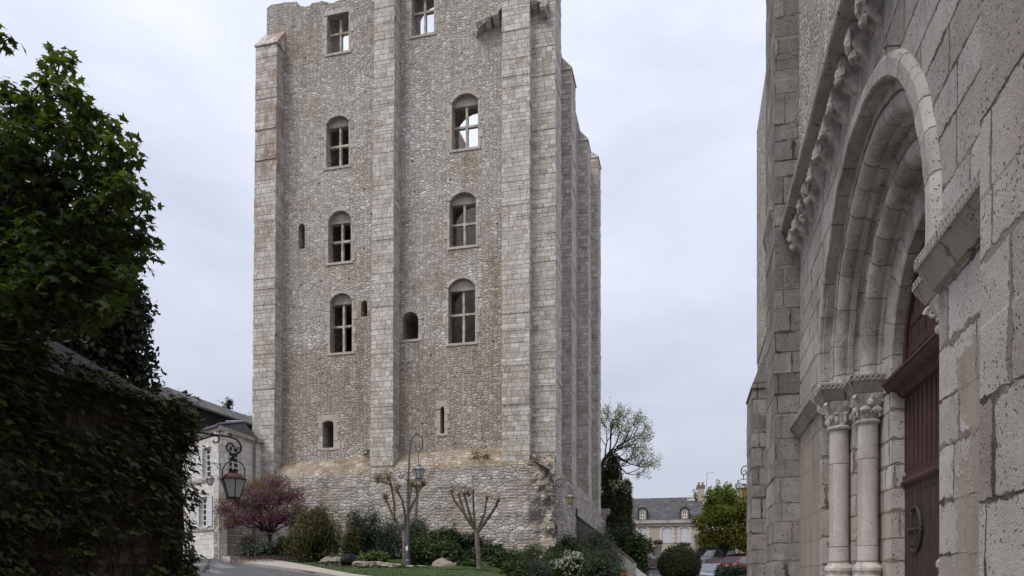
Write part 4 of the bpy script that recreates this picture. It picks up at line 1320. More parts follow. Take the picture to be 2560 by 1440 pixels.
# maple overhanging the left edge
M_MAPLE = leaf_mat("maple_leaf", (.020, .036, .010), (.042, .064, .016), (.095, .118, .026), .45)
r = random.Random(101)
maple = thing("maple_tree", "dark green maple overhanging the ivy wall at the left edge", "tree", (-10.6, 8.2, -1.3))
sil = [(150, 155, 42), (118, 205, 42), (178, 235, 42), (205, 265, 26), (60, 265, 55), (15, 100, 26), (10, 215, 34), (225, 335, 48), (285, 318, 34), (300, 372, 44), (325, 400, 22), (340, 470, 30), (350, 540, 36), (310, 470, 50),
       (372, 505, 14), (375, 600, 26), (388, 640, 14), (345, 655, 34), (300, 590, 60), (325, 690, 26), (250, 430, 70), (170, 340, 70), (60, 380, 90), (150, 470, 95), (30, 520, 100), (230, 560, 80), (120, 610, 100), (20, 660, 100), (220, 680, 80), (300, 720, 30),
       (280, 660, 50), (130, 745, 70), (40, 790, 60), (-80, 300, 110), (-90, 480, 120), (-120, 640, 120), (190, 780, 30), (95, 300, 60), (10, 430, 80), (70, 830, 26), (270, 300, 20), (230, 290, 22), (280, 760, 40), (200, 800, 50), (110, 800, 60), (60, 860, 50), (-20, 840, 60), (310, 690, 34), (340, 590, 40), (270, 520, 60), (300, 470, 50), (240, 760, 60), (150, 690, 80), (30, 720, 80)]
blobs = []
for (px, py, rad) in sil:
    for rep in range(2 if rad > 40 else 1):
        d = 9.3 + r.uniform(-.9, .9)
        p = atD(px + r.uniform(-8, 8) * rep, py + r.uniform(-8, 8) * rep, d)
        s_ = rad / 1800 * d
        blobs.append((p.x, p.y, p.z, s_ * 1.05, max(.25, s_ * 1.1), s_ * .82))
for _ in range(46):
    p = Vector((-10.4 + r.gauss(0, 1.3), 7.0 + r.gauss(0, 1.8), 4.3 + r.gauss(0, 1.1)))
    q = p.x * _c + p.y * _s; d = -p.x * _s + p.y * _c
    px, py = 1280 + 1800 * q / max(d, .1), 1440 - 1800 * p.z / max(d, .1)
    if d < 6 or px < -60 or (px < 230 and 420 < py < 720): blobs.append((p.x, p.y, p.z, .7, .7, .5))
wood = MB()
c0 = Vector((-10.6, 8.2, -1.3)); c1 = Vector((-10.3, 8.1, 2.6))
limb(wood, c0, c1, .20, .15, r, n=6, wob=.012)
forks = [Vector((-10.0, 7.9, 4.0)), Vector((-10.6, 7.0, 4.4)), Vector((-9.5, 8.4, 3.6)), Vector((-11.2, 8.6, 4.2))]
for f_ in forks: limb(wood, c1, f_, .12, .07, r)
for b in blobs:
    tgt = Vector(b[:3]); s_ = min(forks, key=lambda f_: (f_ - tgt).length)
    limb(wood, s_, tgt, .035, .008, r, sag=.1, n=5, wob=.04)
wood.build("trunk", M_BARKD, maple)
fl = foliage(blobs, 25000, .125, MAPLE, r, up=.75, out=.35, rand=.55, droop=.35, shell=.5, lump=.35)
fl.build("crown", M_MAPLE, maple)

# garden wall with the creeper
M_GWALL = blocks("garden_wall_stone", .55, .3, [(0, (.075, .062, .052)), (1, (.14, .118, .10))], (.06, .05, .042), .02, dirt=.5, dirtcol=(.05, .042, .036), bumpd=.05, seed=9)
XI, YI, ZI = -8.28, 10.42, 2.80
gw = MB(); gw.box(XI - .45, XI, -6, YI, -1.8, ZI - .08)
gwo = gw.build("garden_wall", M_GWALL, None, loc=(XI, 5, -1.6)); tag(gwo, "dark garden wall of rough stone hidden under the leafy creeper", "wall")
M_CREEP = leaf_mat("creeper_leaf", (.018, .028, .008), (.045, .058, .014), (.125, .125, .026), .30)
M_CREEPOLD = leaf_mat("creeper_dry_leaf", (.030, .020, .016), (.050, .032, .024), None, .2)
M_STEM = simple("creeper_stem", (.045, .034, .028), .95, var=.4, scale=8)
creeper = thing("wall_creeper", "dark creeper with tiers of lobed leaves covering the garden wall", "climbing plant", (XI, 8.0, -1.3))
r = random.Random(55)
lm, om, st = MB(), MB(), MB()
def tuft(c, n, spread, out, m, size=.105):
    n = int(n * 1.5)
    for _ in range(n):
        p = Vector(c) + Vector((abs(r.gauss(0, .06)) + .02, r.gauss(0, spread), r.gauss(0, spread * .32)))
        nrm = (out * r.uniform(.3, 1.0) + Vector((0, 0, r.uniform(.5, 1.1))) + rdir(r) * .35).normalized()
        ax = out * r.uniform(.35, .9) + Vector((0, r.gauss(0, .6), -r.uniform(.15, .7)))
        add_leaf(m, p, ax, nrm, size * r.uniform(.5, 1.5), IVY if r.random() < .6 else MAPLE, .25)
OUT = Vector((1, 0, 0))
for _ in range(800):
    y = r.uniform(4.2, YI); z = r.uniform(-1.2, ZI + .05)
    dens = sstep(-1.3, .7, z) * .75 + .25
    bare = noise.noise(Vector((y * 1.1, z * 1.3, 4.0)))
    if z < 1.5 and bare > .18 + .5 * (z / 1.5): continue
    if r.random() > dens: continue
    tuft((XI + r.uniform(.02, .20), y, z), r.randint(7, 15), r.uniform(.10, .20), OUT, lm)
for _ in range(260):       # thick fringe along the top
    y = r.uniform(3.5, YI + .08); z = ZI + r.uniform(-.28, .14) + .05 * math.sin(y * 3.1)
    tuft((XI - r.uniform(-.22, .40), y, z), r.randint(8, 14), .14, Vector((.7, 0, .6)), lm, .105)
for _ in range(200):       # round the end of the wall
    z = r.uniform(-1.0, ZI) if r.random() < .7 else r.uniform(2.0, ZI)
    p = (XI + r.uniform(-.42, .1), YI + r.uniform(0, .14), z)
    if r.random() < .55:
        for _k in range(r.randint(5, 10)):
            q = Vector(p) + Vector((r.gauss(0, .06), abs(r.gauss(0, .07)), r.gauss(0, .12)))
            add_leaf(om, q, Vector((r.gauss(0, .5), r.gauss(.2, .5), -1)), Vector((.6, .6, .2)) + rdir(r) * .5, r.uniform(.035, .075), OVAL, .2)
    else:
        tuft(p, r.randint(4, 9), .10, Vector((.5, .8, 0)), lm, .095)
for _ in range(500):
    y = r.uniform(4.2, YI); z = r.uniform(-1.3, 2.5)
    add_leaf(om, Vector((XI + .03, y, z)), Vector((.2, r.gauss(0, .5), -1)), Vector((1, 0, .3)), r.uniform(.06, .12), IVY, .2)
for _ in range(75):
    y = r.uniform(4.5, YI); pts = [Vector((XI + .03, y, -1.5))]
    while pts[-1].z < ZI - .2 and len(pts) < 24:
        pts.append(pts[-1] + Vector((r.uniform(-.02, .02), r.gauss(0, .10), r.uniform(.12, .28))))
        pts[-1].x = max(XI + .015, min(XI + .08, pts[-1].x)); pts[-1].y = min(pts[-1].y, YI - .02)
    st.tube(pts, [.016 * (1 - i / (len(pts) + 6)) for i in range(len(pts))], 5)
for _ in range(60):        # thin trailing twigs at the end
    z = r.uniform(-.4, ZI); a = Vector((XI + r.uniform(-.3, .05), YI + .02, z))
    pts = [a]
    for i in range(5): pts.append(pts[-1] + Vector((r.uniform(-.03, .06), r.uniform(.0, .05), -r.uniform(.04, .16))))
    st.tube(pts, .006, 4)
lm.build("leaves", M_CREEP, creeper); om.build("dry_leaves", M_CREEPOLD, creeper); st.build("stems", M_STEM, creeper)

# pavilion behind the wall
ks = NT("slate_roof_dark")
r1, r2, mk, d_ = ashlar_nodes(ks, .22, .14, .006, 3, .004)
nn = ks.noise(ks.pos(), 1.2, 5, .6)
M_SLATE = ks.done(ks.mix(mk, (.020, .020, .022), ks.mix(ks.ss(nn, .4, .7, 0, .6), ks.ramp(r1, [(0, (.018, .018, .020)), (1, (.036, .037, .040))]), (.045, .042, .038))), .8, ks.bump(ks.math('ADD', r2, mk), .5, .012), spec=.15)
M_LEAD = simple("lead_sheet", (.16, .165, .17), .5, metal=.3, var=.2)
pv = thing("garden_pavilion", "small pavilion with slate pyramid roof and finial behind the creeper", "pavilion", (-11.35, 10.3, -1.2))
m = MB(); m.box(-12.9, -9.8, 8.75, 11.85, -1.3, 3.25); m.build("wall", M_GWALL, pv)
m = MB()
ax_, ay_, za_ = -11.35, 10.3, 4.42
e = [(-13.15, 8.5, 3.15), (-9.55, 8.5, 3.15), (-9.55, 12.1, 3.15), (-13.15, 12.1, 3.15)]
for i in range(4):
    a, b = Vector(e[i]), Vector(e[(i + 1) % 4]); t = Vector((ax_, ay_, za_))
    w_ = (b - a).length; h_ = (t - (a + b) / 2).length
    m.add([a, b, t], [(0, 1, 2)], [[(0, 0), (w_, 0), (w_ / 2, h_)]])
m.add(e, [(0, 3, 2, 1)])
ro = m.build("roof", M_SLATE, pv)
m = MB(); m.lathe([(.09, 4.3), (.07, 4.42), (.05, 4.5), (.06, 4.56), (.035, 4.62), (.02, 4.72)], (ax_, ay_, 0), 10); m.build("finial", M_LEAD, ro)

# dark yew behind
M_YEW = leaf_mat("yew_needles", (.010, .016, .008), (.018, .026, .011), (.030, .040, .016), .15)
r = random.Random(77)
yew = thing("yew_tree", "tall black-green yew standing behind the garden pavilion", "tree", (-17.6, 18.0, -.6))
bl = []
for i in range(150):
    z = r.uniform(1.0, 9.9)
    R_ = 2.35 * (1 - .5 * sstep(5.0, 9.8, z)) * (.75 + .25 * sstep(1, 3, z))
    a = r.uniform(0, 6.28); q = R_ * r.uniform(.45, .80)
    bl.append((-17.6 + q * math.cos(a), 18.0 + q * math.sin(a), z, .72, .72, .9))
fl = foliage(bl, 60000, .20, RHOMB, r, up=.2, out=.6, rand=.8, axis_up=.9, shell=.55, lump=.08)
fl.build("crown", M_YEW, yew)
m = MB(); limb(m, (-17.6, 18.0, -.6), (-17.6, 18.0, 8.8), .28, .05, r, n=8, wob=.01); m.build("trunk", M_BARKD, yew)

# ------------------------------------------------------------------ the house against the keep
PAL_H = [(0.0, (.66, .625, .58)), (.5, (.74, .71, .67)), (1.0, (.80, .775, .74))]
M_HOUSE = blocks("house_limestone", .62, .33, PAL_H, (.33, .285, .24), .010, dirt=.28, dirtcol=(.38, .33, .28), bumpd=.015, seed=21, grain=14)
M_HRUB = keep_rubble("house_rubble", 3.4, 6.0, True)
M_WHITE = simple("white_painted_wood", (.72, .72, .70), .6, var=.05)
M_SHUT = simple("shutter_pale_grey_wood", (.60, .61, .625), .6, var=.07)
M_GLASS = simple("window_glass_dark", (.018, .020, .024), .08, var=.2, spec=.6)
M_ZINC = simple("zinc_gutter", (.17, .175, .185), .5, var=.2, metal=.4)
HC = Vector((-26.15, 36.0, 0))
HA = Vector((-.877, .48, 0))          # along the street front, away from the corner
HB = Vector((.02, 1.0, 0)).normalized()
HN = Vector((HA.y, -HA.x, 0)) * -1    # outward normal of street front
if HN.dot(-HC) < 0: HN = -HN
ZE = 8.55
house = thing("limestone_house", "two-storey pale limestone house with grey shutters against the keep", "house", (-26.15, 36.0, .9))
def on_front(px, py):
    q = ray(px, py); t = HC.dot(HN) / q.dot(HN); p = q * t
    return (p - HC).dot(HA), p.z
def on_side(px, py):
    n_ = Vector((HB.y, -HB.x, 0)); q = ray(px, py); t = HC.dot(n_) / q.dot(n_); p = q * t
    return (p - HC).dot(HB), p.z
def rect_on(fn, px0, py0, px1, py1):
    a, z1 = fn(px0, py0); b, z0 = fn(px1, py1)
    return min(a, b), max(a, b), min(z0, z1), max(z0, z1)
Wf = [rect_on(on_front, 509, 1121, 531, 1191), rect_on(on_front, 500, 1244, 521, 1316)]
Ws = [rect_on(on_side, 573, 1111, 603, 1186)]
def rh(w_): return [(w_[0], w_[2]), (w_[1], w_[2]), (w_[1], w_[3]), (w_[0], w_[3])]
m = MB()
m.prism([(0, .3), (9.5, .3), (9.5, ZE), (0, ZE)], HC, HA, (0, 0, 1), -HN * .45, [rh(w_) for w_ in Wf]); m.build("wall", M_HOUSE, house)
SN = Vector((HB.y, -HB.x, 0))
m = MB()
m.prism([(.02, 4.0), (4.1, 4.0), (4.1, ZE - .01), (.02, ZE - .01)], HC, HB, (0, 0, 1), -SN * .4, [rh(w_) for w_ in Ws]); m.build("wall", M_HOUSE, house)
m = MB(); m.prism([(.02, .3), (4.1, .3), (4.1, 3.99), (.02, 3.99)], HC, HB, (0, 0, 1), -SN * .4); m.build("wall", M_HRUB, house)
# quoins, string course, plinth course
m = MB()
z = .6; q = 0
while z < ZE - .2:
    h = .42 if q % 2 else .36; l_ = .55 if q % 2 else .34
    m.obox(HC + HA * (l_ / 2) + HN * .01 + Vector((0, 0, z + h / 2)), HA * (l_ / 2), HN * .02, Vector((0, 0, h / 2 - .006)))
    m.obox(HC + HB * (l_ / 2 + .05) + SN * .01 + Vector((0, 0, z + h / 2)), HB * (l_ / 2), SN * .02, Vector((0, 0, h / 2 - .006)))
    z += h; q += 1
m.build("quoin", M_SURR, house)
_, zb = on_front(540, 955 + 240)
m = MB()
m.obox(HC + HA * 4.7 + HN * .03 + Vector((0, 0, zb)), HA * 4.75, HN * .05, Vector((0, 0, .09)))
_, zb2 = on_front(540, 1321)
m.obox(HC + HA * 4.7 + HN * .03 + Vector((0, 0, zb2)), HA * 4.75, HN * .05, Vector((0, 0, .07)))
m.obox(HC + HA * 4.6 + HN * .06 + Vector((0, 0, ZE - .12)), HA * 4.9, HN * .10, Vector((0, 0, .13)))
m.obox(HC + HB * 2.0 + SN * .06 + Vector((0, 0, ZE - .12)), HB * 2.1, SN * .10, Vector((0, 0, .13)))
m.build("string_course", M_SURR, house)
def casement(w_, O, ax, nrm, rows, parent, shutters=True, deep=.18):
    a0, a1, z0, z1 = w_
    ax, nrm = Vector(ax), Vector(nrm)
    f = MB()
    c = lambda a, z: O + ax * a + Vector((0, 0, z)) - nrm * deep
    t = .045
    wd, hh = a1 - a0, z1 - z0
    for a in (a0 + t, a1 - t, (a0 + a1) / 2): f.obox(c(a, (z0 + z1) / 2), ax * t, nrm * .035, Vector((0, 0, hh / 2)))
    for i in range(rows + 1):
        z = z0 + t + (hh - 2 * t) * i / rows
        f.obox(c((a0 + a1) / 2, z), ax * (wd / 2 - .002), nrm * .03, Vector((0, 0, t * (.9 if i in (0, rows) else .55))))
    wo = f.build("window", M_WHITE, parent)
    gm = MB(); gm.obox(c((a0 + a1) / 2, (z0 + z1) / 2) - nrm * .03, ax * (wd / 2 - .01), nrm * .008, Vector((0, 0, hh / 2 - .01))); gm.build("pane", M_GLASS, wo)
    sm = MB(); sm.obox(O + ax * ((a0 + a1) / 2) + Vector((0, 0, z0 - .07)) + nrm * .02, ax * (wd / 2 + .12), nrm * .09, Vector((0, 0, .065))); sm.build("sill", M_SURR, wo)
    if shutters:
        for s_ in (-1, 1):
            s = MB()
            sw = wd / 2
            ac = (a0 - sw / 2 - .02) if s_ < 0 else (a1 + sw / 2 + .02)
            cc = O + ax * ac + Vector((0, 0, (z0 + z1) / 2)) + nrm * .05
            for a in (-sw / 2 + .04, sw / 2 - .04): s.obox(cc + ax * a, ax * .045, nrm * .025, Vector((0, 0, hh / 2)))
            for q in (-1, 0, 1): s.obox(cc + Vector((0, 0, q * (hh / 2 - .05))), ax * (sw / 2), nrm * .024, Vector((0, 0, .05)))
            n_ = int(hh / .09)
            for i in range(n_):
                zz = -hh / 2 + hh * (i + .5) / n_
                s.obox(cc + Vector((0, 0, zz)), ax * (sw / 2 - .05), nrm * .012 + Vector((0, 0, .02)), (Vector((0, 0, .036)) - nrm * .012))
            s.build("shutter", M_SHUT, wo)
for w_ in Wf: casement(w_, HC, HA, HN, 5, house)
for w_ in Ws: casement(w_, HC, HB, SN, 5, house, False)
# roof, gutter, downpipe
m = MB()
o_ = .38
ca = HC + HN * o_ * 1.0 + SN * o_ * .8 + Vector((0, 0, ZE + .03))
fa = ca + HA * 10.0; sb = ca + HB * 3.75
back = HC + HA * 9.5 - HN * 6; apex1 = HC + HA * 3.4 - HN * 3.2 + Vector((0, 0, ZE + 1.25)); apex2 = apex1 + HA * 6.0
apexb = Vector((-29.0, 40.6, ZE + 1.35))
m.add([ca, fa, apex2, apex1], [(0, 1, 2, 3)], [[(0, 0), (10, 0), (10, 3.4), (3, 3.4)]])
m.add([ca, sb, apexb, apex1], [(0, 3, 2, 1)], [[(0, 0), (3, 3.2), (6, 3.2), (5, 0)][::1]])
m.build("roof", M_SLATE, house)
m = MB()
m.tube([fa + Vector((0, 0, -.03)), ca + Vector((0, 0, -.03)), sb + Vector((0, 0, -.03))], .075, 8)
dp = HC + HB * 3.15 + SN * .12
m.tube([dp + SN * .2 + Vector((0, 0, ZE - .05)), dp + Vector((0, 0, ZE - .5)), dp + Vector((0, 0, .8))], .06, 8)
m.build("gutter", M_ZINC, house)
m = MB()
for t_, (e1, e2) in enumerate(((ca, apex1), (apex1, apexb), (apex1, apex2))):
    m.tube([e1 + Vector((0, 0, .05)), e2 + Vector((0, 0, .05))], .07, 6)
m.build("ridge_flashing", M_ZINC, house)

# long mansard roof behind
M_MANS = blocks("mansard_black_slate", .3, .2, [(0, (.018, .018, .020)), (1, (.034, .034, .037))], (.010, .010, .011), .008, dirt=.3, dirtcol=(.04, .038, .034), seed=31, bumpd=.01)
M_TOP = simple("mansard_zinc_top", (.11, .108, .11), .6, var=.3, scale=1.2)
mans = thing("mansard_building", "long building with black slate mansard roof behind the limestone house", "building", (-36.0, 46.0, 1.0))
m = MB(); m.box(-35.9, -31.6, 40.5, 58.0, .8, 6.9); m.build("wall", M_HOUSE, mans)
pr = [(-31.3, 6.9), (-32.3, 11.35), (-32.9, 12.15), (-37, 13.2), (-40.3, 6.9)]
m = MB(); m.prism([(-31.3, 6.9), (-32.3, 11.35), (-36, 11.35), (-36.3, 6.9)], (0, 40.3, 0), (1, 0, 0), (0, 0, 1), (0, 18.2, 0)); ro = m.build("roof", M_MANS, mans)
m = MB(); m.prism([(-32.15, 11.36), (-32.15, 11.5), (-33.0, 12.3), (-34.5, 12.35), (-36, 11.4)], (0, 40.1, 0), (1, 0, 0), (0, 0, 1), (0, 18.6, 0)); m.build("roof_top", M_TOP, ro)
p = atX(371, 958, -33.0)
m = MB(); p = atX(371, 960, -33.2); m.tube([(p.x, p.y, 12.2), (p.x, p.y, p.z + .9)], .02, 5); m.tube([(p.x - .01, p.y - .12, p.z + .88), (p.x, p.y + .05, p.z + .9)], .018, 5); m.build("aerial", M_ZINC, mans)

# ------------------------------------------------------------------ lanterns
M_LIRON = simple("lantern_iron", (.045, .042, .045), .5, metal=.4, var=.15)
M_POST = simple("lamp_post_green_iron", (.095, .112, .112), .5, metal=.3, var=.2, scale=3)
M_COPPER = simple("lantern_copper", (.12, .052, .038), .5, metal=.35, var=.35, scale=9)
M_LZINC = simple("lantern_zinc", (.21, .21, .215), .5, metal=.5, var=.2, scale=8)
def pane_mat(name, c):
    k = NT(name)
    k.done(k.mix(k.ss(k.noise(k.obj(), 5, 3), .35, .65), c, tuple(x * .85 for x in c)), .25, spec=.5)
    tr = k.n('ShaderNodeBsdfTranslucent'); k.put(tr.inputs['Color'], c)
    mx = k.n('ShaderNodeMixShader'); mx.inputs[0].default_value = .6
    k.t.links.new(k.b.outputs[0], mx.inputs[1]); k.t.links.new(tr.outputs[0], mx.inputs[2]); k.t.links.new(mx.outputs[0], k.out.inputs['Surface'])
    return k.m
M_PANE = pane_mat("lantern_frosted_pane", (.86, .87, .86))
M_PANEY = pane_mat("lantern_yellow_pane", (.85, .68, .34))
def lantern_head(root, c, s, roof_mat, pane_m, hoop=True, nside=6):
    """c: middle of the wide upper rim of the glass; s: rim radius"""
    c = Vector(c)
    lo, hi = s * .50, s
    H = s * 1.45
    g_ = MB()
    g_.lathe([(lo * .97, -H), (hi * .97, -.01)], c, nside, ph=.26)
    g_.build("pane", pane_m, root)
    f = MB()
    for k_ in range(nside):
        a = 2 * math.pi * k_ / nside + .26
        e = Vector((math.cos(a), math.sin(a), 0))
        f.tube([c + e * lo + Vector((0, 0, -H)), c + e * hi], s * .045, 5)
    f.lathe([(lo * 1.03, -H - s * .10), (lo * 1.10, -H - s * .05), (lo * 1.08, -H + s * .02)], c, nside, ph=.26)
    f.lathe([(hi * 1.03, -s * .05), (hi * 1.10, -s * .01), (hi * 1.06, s * .06)], c, nside, ph=.26)
    fo = f.build("frame", M_LIRON, root)
    ro = MB()
    ro.lathe([(s * .86, s * .062), (s * .84, s * .12), (s * .78, s * .24), (s * .66, s * .38), (s * .50, s * .48), (s * .34, s * .52), (s * .32, s * .68), (s * .40, s * .73), (s * .40, s * .78), (s * .12, s * .82)], c, 20)
    ro.build("lantern_roof", roof_mat, root, smooth=False)
    if hoop:
        h = MB()
        pts = [c + Vector((s * 1.04, 0, 0))] + [c + Vector((s * 1.02 * math.cos(t), 0, s * .62 + s * .92 * math.sin(t))) for t in [math.pi * i / 14 for i in range(15)]] + [c + Vector((-s * 1.04, 0, 0))]
        h.tube(pts, s * .05, 6)
        h.build("hoop", M_LIRON, root)
def spiral(c, e, r0, r1, t0, t1, n=26):
    """spiral in the plane of horizontal unit e and vertical"""
    out = []
    for i in range(n + 1):
        t = i / n
        a = math.radians(t0 + (t1 - t0) * t); q = r0 + (r1 - r0) * t
        out.append(Vector(c) + Vector(e) * (q * math.cos(a)) + Vector((0, 0, q * math.sin(a))))
    return out

# large copper lantern on the end of the garden wall
DL = 11.9
cL = atD(584, 1199, DL)
big = thing("wall_lantern", "large copper-topped lantern hanging from a scrolled bracket on the creeper wall", "lantern", (cL.x, cL.y, cL.z))
lantern_head(big, cL, .205, M_COPPER, M_PANE)
m = MB()
e = Vector((_c, _s, 0))
def q(px, py): return atD(px, py, DL)
top = q(583, 1153)
m.tube([q(481, 1080), q(505, 1082), q(530, 1086), q(560, 1090), q(578, 1093), q(590, 1098), q(599, 1107), q(603, 1118), q(601, 1128), q(594, 1134), q(585, 1135), q(576, 1132), q(568, 1125), q(566, 1116), q(570, 1109), q(577, 1108), q(583, 1112), q(584, 1118)], [.0165] * 10 + [.016, .016, .016, .017, .016, .015, .014, .013], 7)
m.tube([q(484, 1104), q(505, 1098), q(522, 1092), q(535, 1089), q(545, 1091), q(548, 1099), q(544, 1106), q(537, 1107), q(532, 1102)], [.014] * 9, 7)
m.tube([q(576, 1083), q(576, 1092)], .016, 6)
m.tube([q(583, 1135), top], .028, 6)
m.tube([q(484, 1072), q(484, 1116)], .018, 6)
m.build("bracket", M_LIRON, big)
# small white lantern on the corner of the house
cS = HC + HN * .15 - HA * 0 + Vector((0, 0, 0))
ds = 39.5
p0 = atD(526, 1197, ds)
sm_ = thing("wall_lantern", "small grey lantern bracketed out from the corner of the limestone house", "lantern", tuple(p0))
lantern_head(sm_, p0, .235, M_LZINC, M_PANE, hoop=False)
m = MB()
def q2(px, py, d=ds): return atD(px, py, d)
m.tube([q2(552, 1162, 41), q2(532, 1157), q2(526, 1158), q2(524, 1163), q2(526, 1168), q2(529, 1166)], .022, 5)
m.tube([q2(552, 1176, 41), q2(533, 1158)], .016, 5)
m.tube([q2(552, 1158, 41), q2(552, 1202, 41)], .02, 5)
m.tube([q2(526, 1168), q2(526, 1190)], .014, 5)
m.build("bracket", M_LIRON, sm_)
# yellow lantern on the keep
p0 = atX(1425, 1243, -6.5)
l3 = thing("wall_lantern", "yellow-glazed lantern on the rubble plinth of the keep", "lantern", tuple(p0))
lantern_head(l3, p0, .26, M_LZINC, M_PANEY, hoop=False)
m = MB()
m.tube([(-7.35, p0.y, p0.z + .95), (-6.9, p0.y, p0.z + 1.05), (-6.5, p0.y, p0.z + .9), (-6.42, p0.y, p0.z + .7), (-6.5, p0.y, p0.z + .55), (-6.6, p0.y, p0.z + .65)], .025, 5)
m.tube([(-6.5, p0.y, p0.z + .55), (-6.5, p0.y, p0.z + .2)], .018, 5)
m.tube([(-7.35, p0.y, p0.z + .35), (-6.7, p0.y, p0.z + .98)], .018, 5)
m.build("bracket", M_LIRON, l3)
# lantern on the church buttress
p0 = atD(1859, 1222, 24.5)
l4 = thing("wall_lantern", "grey lantern with yellow glass hanging by the church buttress", "lantern", tuple(p0))
lantern_head(l4, p0, .215, M_LZINC, M_PANEY)
m = MB()
def q4(px, py): return atD(px, py, 24.5)
m.tube([q4(1878, 1163), q4(1868, 1164), q4(1858, 1167), q4(1853, 1174), q4(1853, 1182), q4(1857, 1187), q4(1863, 1186), q4(1866, 1181), q4(1864, 1176), q4(1860, 1176), q4(1859, 1180)], [.02] * 7 + [.017, .015, .013, .012], 6)
m.tube([q4(1859, 1187), q4(1859, 1200)], .016, 5)
m.build("bracket", M_LIRON, l4)
# lantern under the yew-like conifer beyond the keep
p0 = atD(1520, 1276, 66)
l5 = thing("wall_lantern", "far white lantern in front of the dark conifer beyond the keep", "lantern", tuple(p0))
lantern_head(l5, p0, .26, M_LZINC, M_PANE, hoop=False)
m = MB(); m.tube([p0 + Vector((0, 0, .18)), p0 + Vector((0, 0, .5)), p0 + Vector((-.5, .2, .55)), p0 + Vector((-1.4, .5, .5))], .02, 5); m.build("bracket", M_LIRON, l5)

# street lamp with a crozier head
DP = 33.0
gp = atD(1020, 1440, DP); gz = zg(gp.x, gp.y)
lp = thing("street_lamp", "tall green-grey street lamp with crozier top among the pollarded trees", "street lamp", (gp.x, gp.y, gz))
def q5(px, py): return atD(px, py, DP)
m = MB()
m.lathe([(.16, gz - .1), (.16, gz + .25), (.12, gz + .35), (.09, gz + .9), (.075, gz + 1.0), (.062, 4.35), (.08, 4.38), (.08, 4.46), (.05, 4.5)], (gp.x, gp.y, 0), 14)
m.build("post", M_POST, lp)
m = MB(); m.obox((gp.x - .02, gp.y - .09, atD(1020, 1371, DP).z), (.05, 0, 0), (0, .012, 0), (0, 0, .10)); m.build("notice", M_WHITE, lp)
m = MB()
m.tube([Vector((gp.x, gp.y, 4.45)), q5(1023, 1160), q5(1024, 1125), q5(1027, 1105), q5(1033, 1091), q5(1040, 1085), q5(1048, 1087), q5(1055, 1096), q5(1057, 1107), q5(1055, 1120), q5(1049, 1130), q5(1043, 1128), q5(1039, 1120), q5(1041, 1111), q5(1046, 1108), q5(1050, 1113), q5(1047, 1118), q5(1044, 1115)], [.05, .042, .038] + [.032] * 8 + [.028, .026, .024, .022, .02, .018, .015], 7)
m.tube([q5(1046, 1129), q5(1046, 1161)], .018, 6)
m.build("crozier", M_POST, lp)
lantern_head(lp, q5(1047, 1174), .28, M_LZINC, M_PANE, hoop=False)

# ------------------------------------------------------------------ pollards
M_POLL = simple("pollard_bark", (.150, .132, .112), .95, var=.35, scale=4, bump=.6)
M_POLLB = simple("pollard_branch_bark", (.105, .086, .062), .95, var=.4, scale=5, bump=.5)
M_SPROUT = leaf_mat("pollard_sprouts", (.20, .105, .045), (.22, .15, .055), (.17, .17, .05), .35)
def pollard(trunk, branches, D, label, rt, seed, leafy=1.0):
    r = random.Random(seed)
    b = atD(*trunk[0], D); gz = zg(b.x, b.y)
    t = thing("pollarded_tree", label, "tree", (b.x, b.y, gz), "pollarded trees on the lawn")
    m = MB()
    pts = [Vector((b.x, b.y, gz - .1))] + [atD(px, py, D) for px, py in trunk]
    if pts[1].z < gz + .1: pts.pop(1)
    m.tube(pts, [rt * 1.25] + [rt * (1 - .12 * i / len(pts)) for i in range(1, len(pts))], 12)
    m.build("trunk", M_POLL, t)
    bm_, lv = MB(), MB()
    for br in branches:
        dd = D
        pts = []
        off = r.uniform(-.35, .35)
        for i, (px, py) in enumerate(br): pts.append(atD(px, py, D + off * i * .5) + rdir(r) * .012)
        rad0 = .066 if len(br) > 3 else .055
        bm_.tube(pts, [rad0 * (1 - .35 * i / len(pts)) for i in range(len(pts))], 8)
        k_ = pts[-1]
        bm_.ball(k_, .075, .075, .09, 8, 6, .5)
        for _ in range(int(26 * leafy)):
            d = (rdir(r) + Vector((0, 0, .5))).normalized()
            p2 = k_ + d * r.uniform(.10, .34)
            bm_.tube([k_, p2], [.012, .004], 4, False)
            for _k in range(4):
                add_leaf(lv, p2 + rdir(r) * .07, rdir(r) + Vector((0, 0, .3)), rdir(r), r.uniform(.05, .10), OVAL)
        for i in range(1, len(pts)):
            for _k in range(2):
                p2 = pts[i].lerp(pts[i - 1], r.random()) + rdir(r) * .05
                bm_.tube([p2, p2 + (rdir(r) + Vector((0, 0, .7))) * .12], [.010, .003], 4, False)
    bm_.build("branches", M_POLLB, t); lv.build("sprouts", M_SPROUT, t)
pollard([(1016, 1440), (1014, 1400), (1013, 1365), (1012, 1330)],
        [[(1012, 1336), (995, 1313), (982, 1290), (970, 1260), (962, 1245)], [(985, 1297), (986, 1260), (977, 1208), (970, 1197)], [(1013, 1324), (1013, 1287), (1005, 1250), (992, 1224)],
         [(1014, 1330), (1040, 1297), (1042, 1260), (1045, 1229), (1060, 1211)], [(1014, 1300), (1027, 1271), (1042, 1242), (1041, 1216)], [(1017, 1300), (1024, 1239), (1030, 1213)], [(975, 1212), (962, 1206), (944, 1202)]], 33.6,
        "pollarded tree with orange sprouting knuckles right behind the street lamp", .145, 5, 1.2)
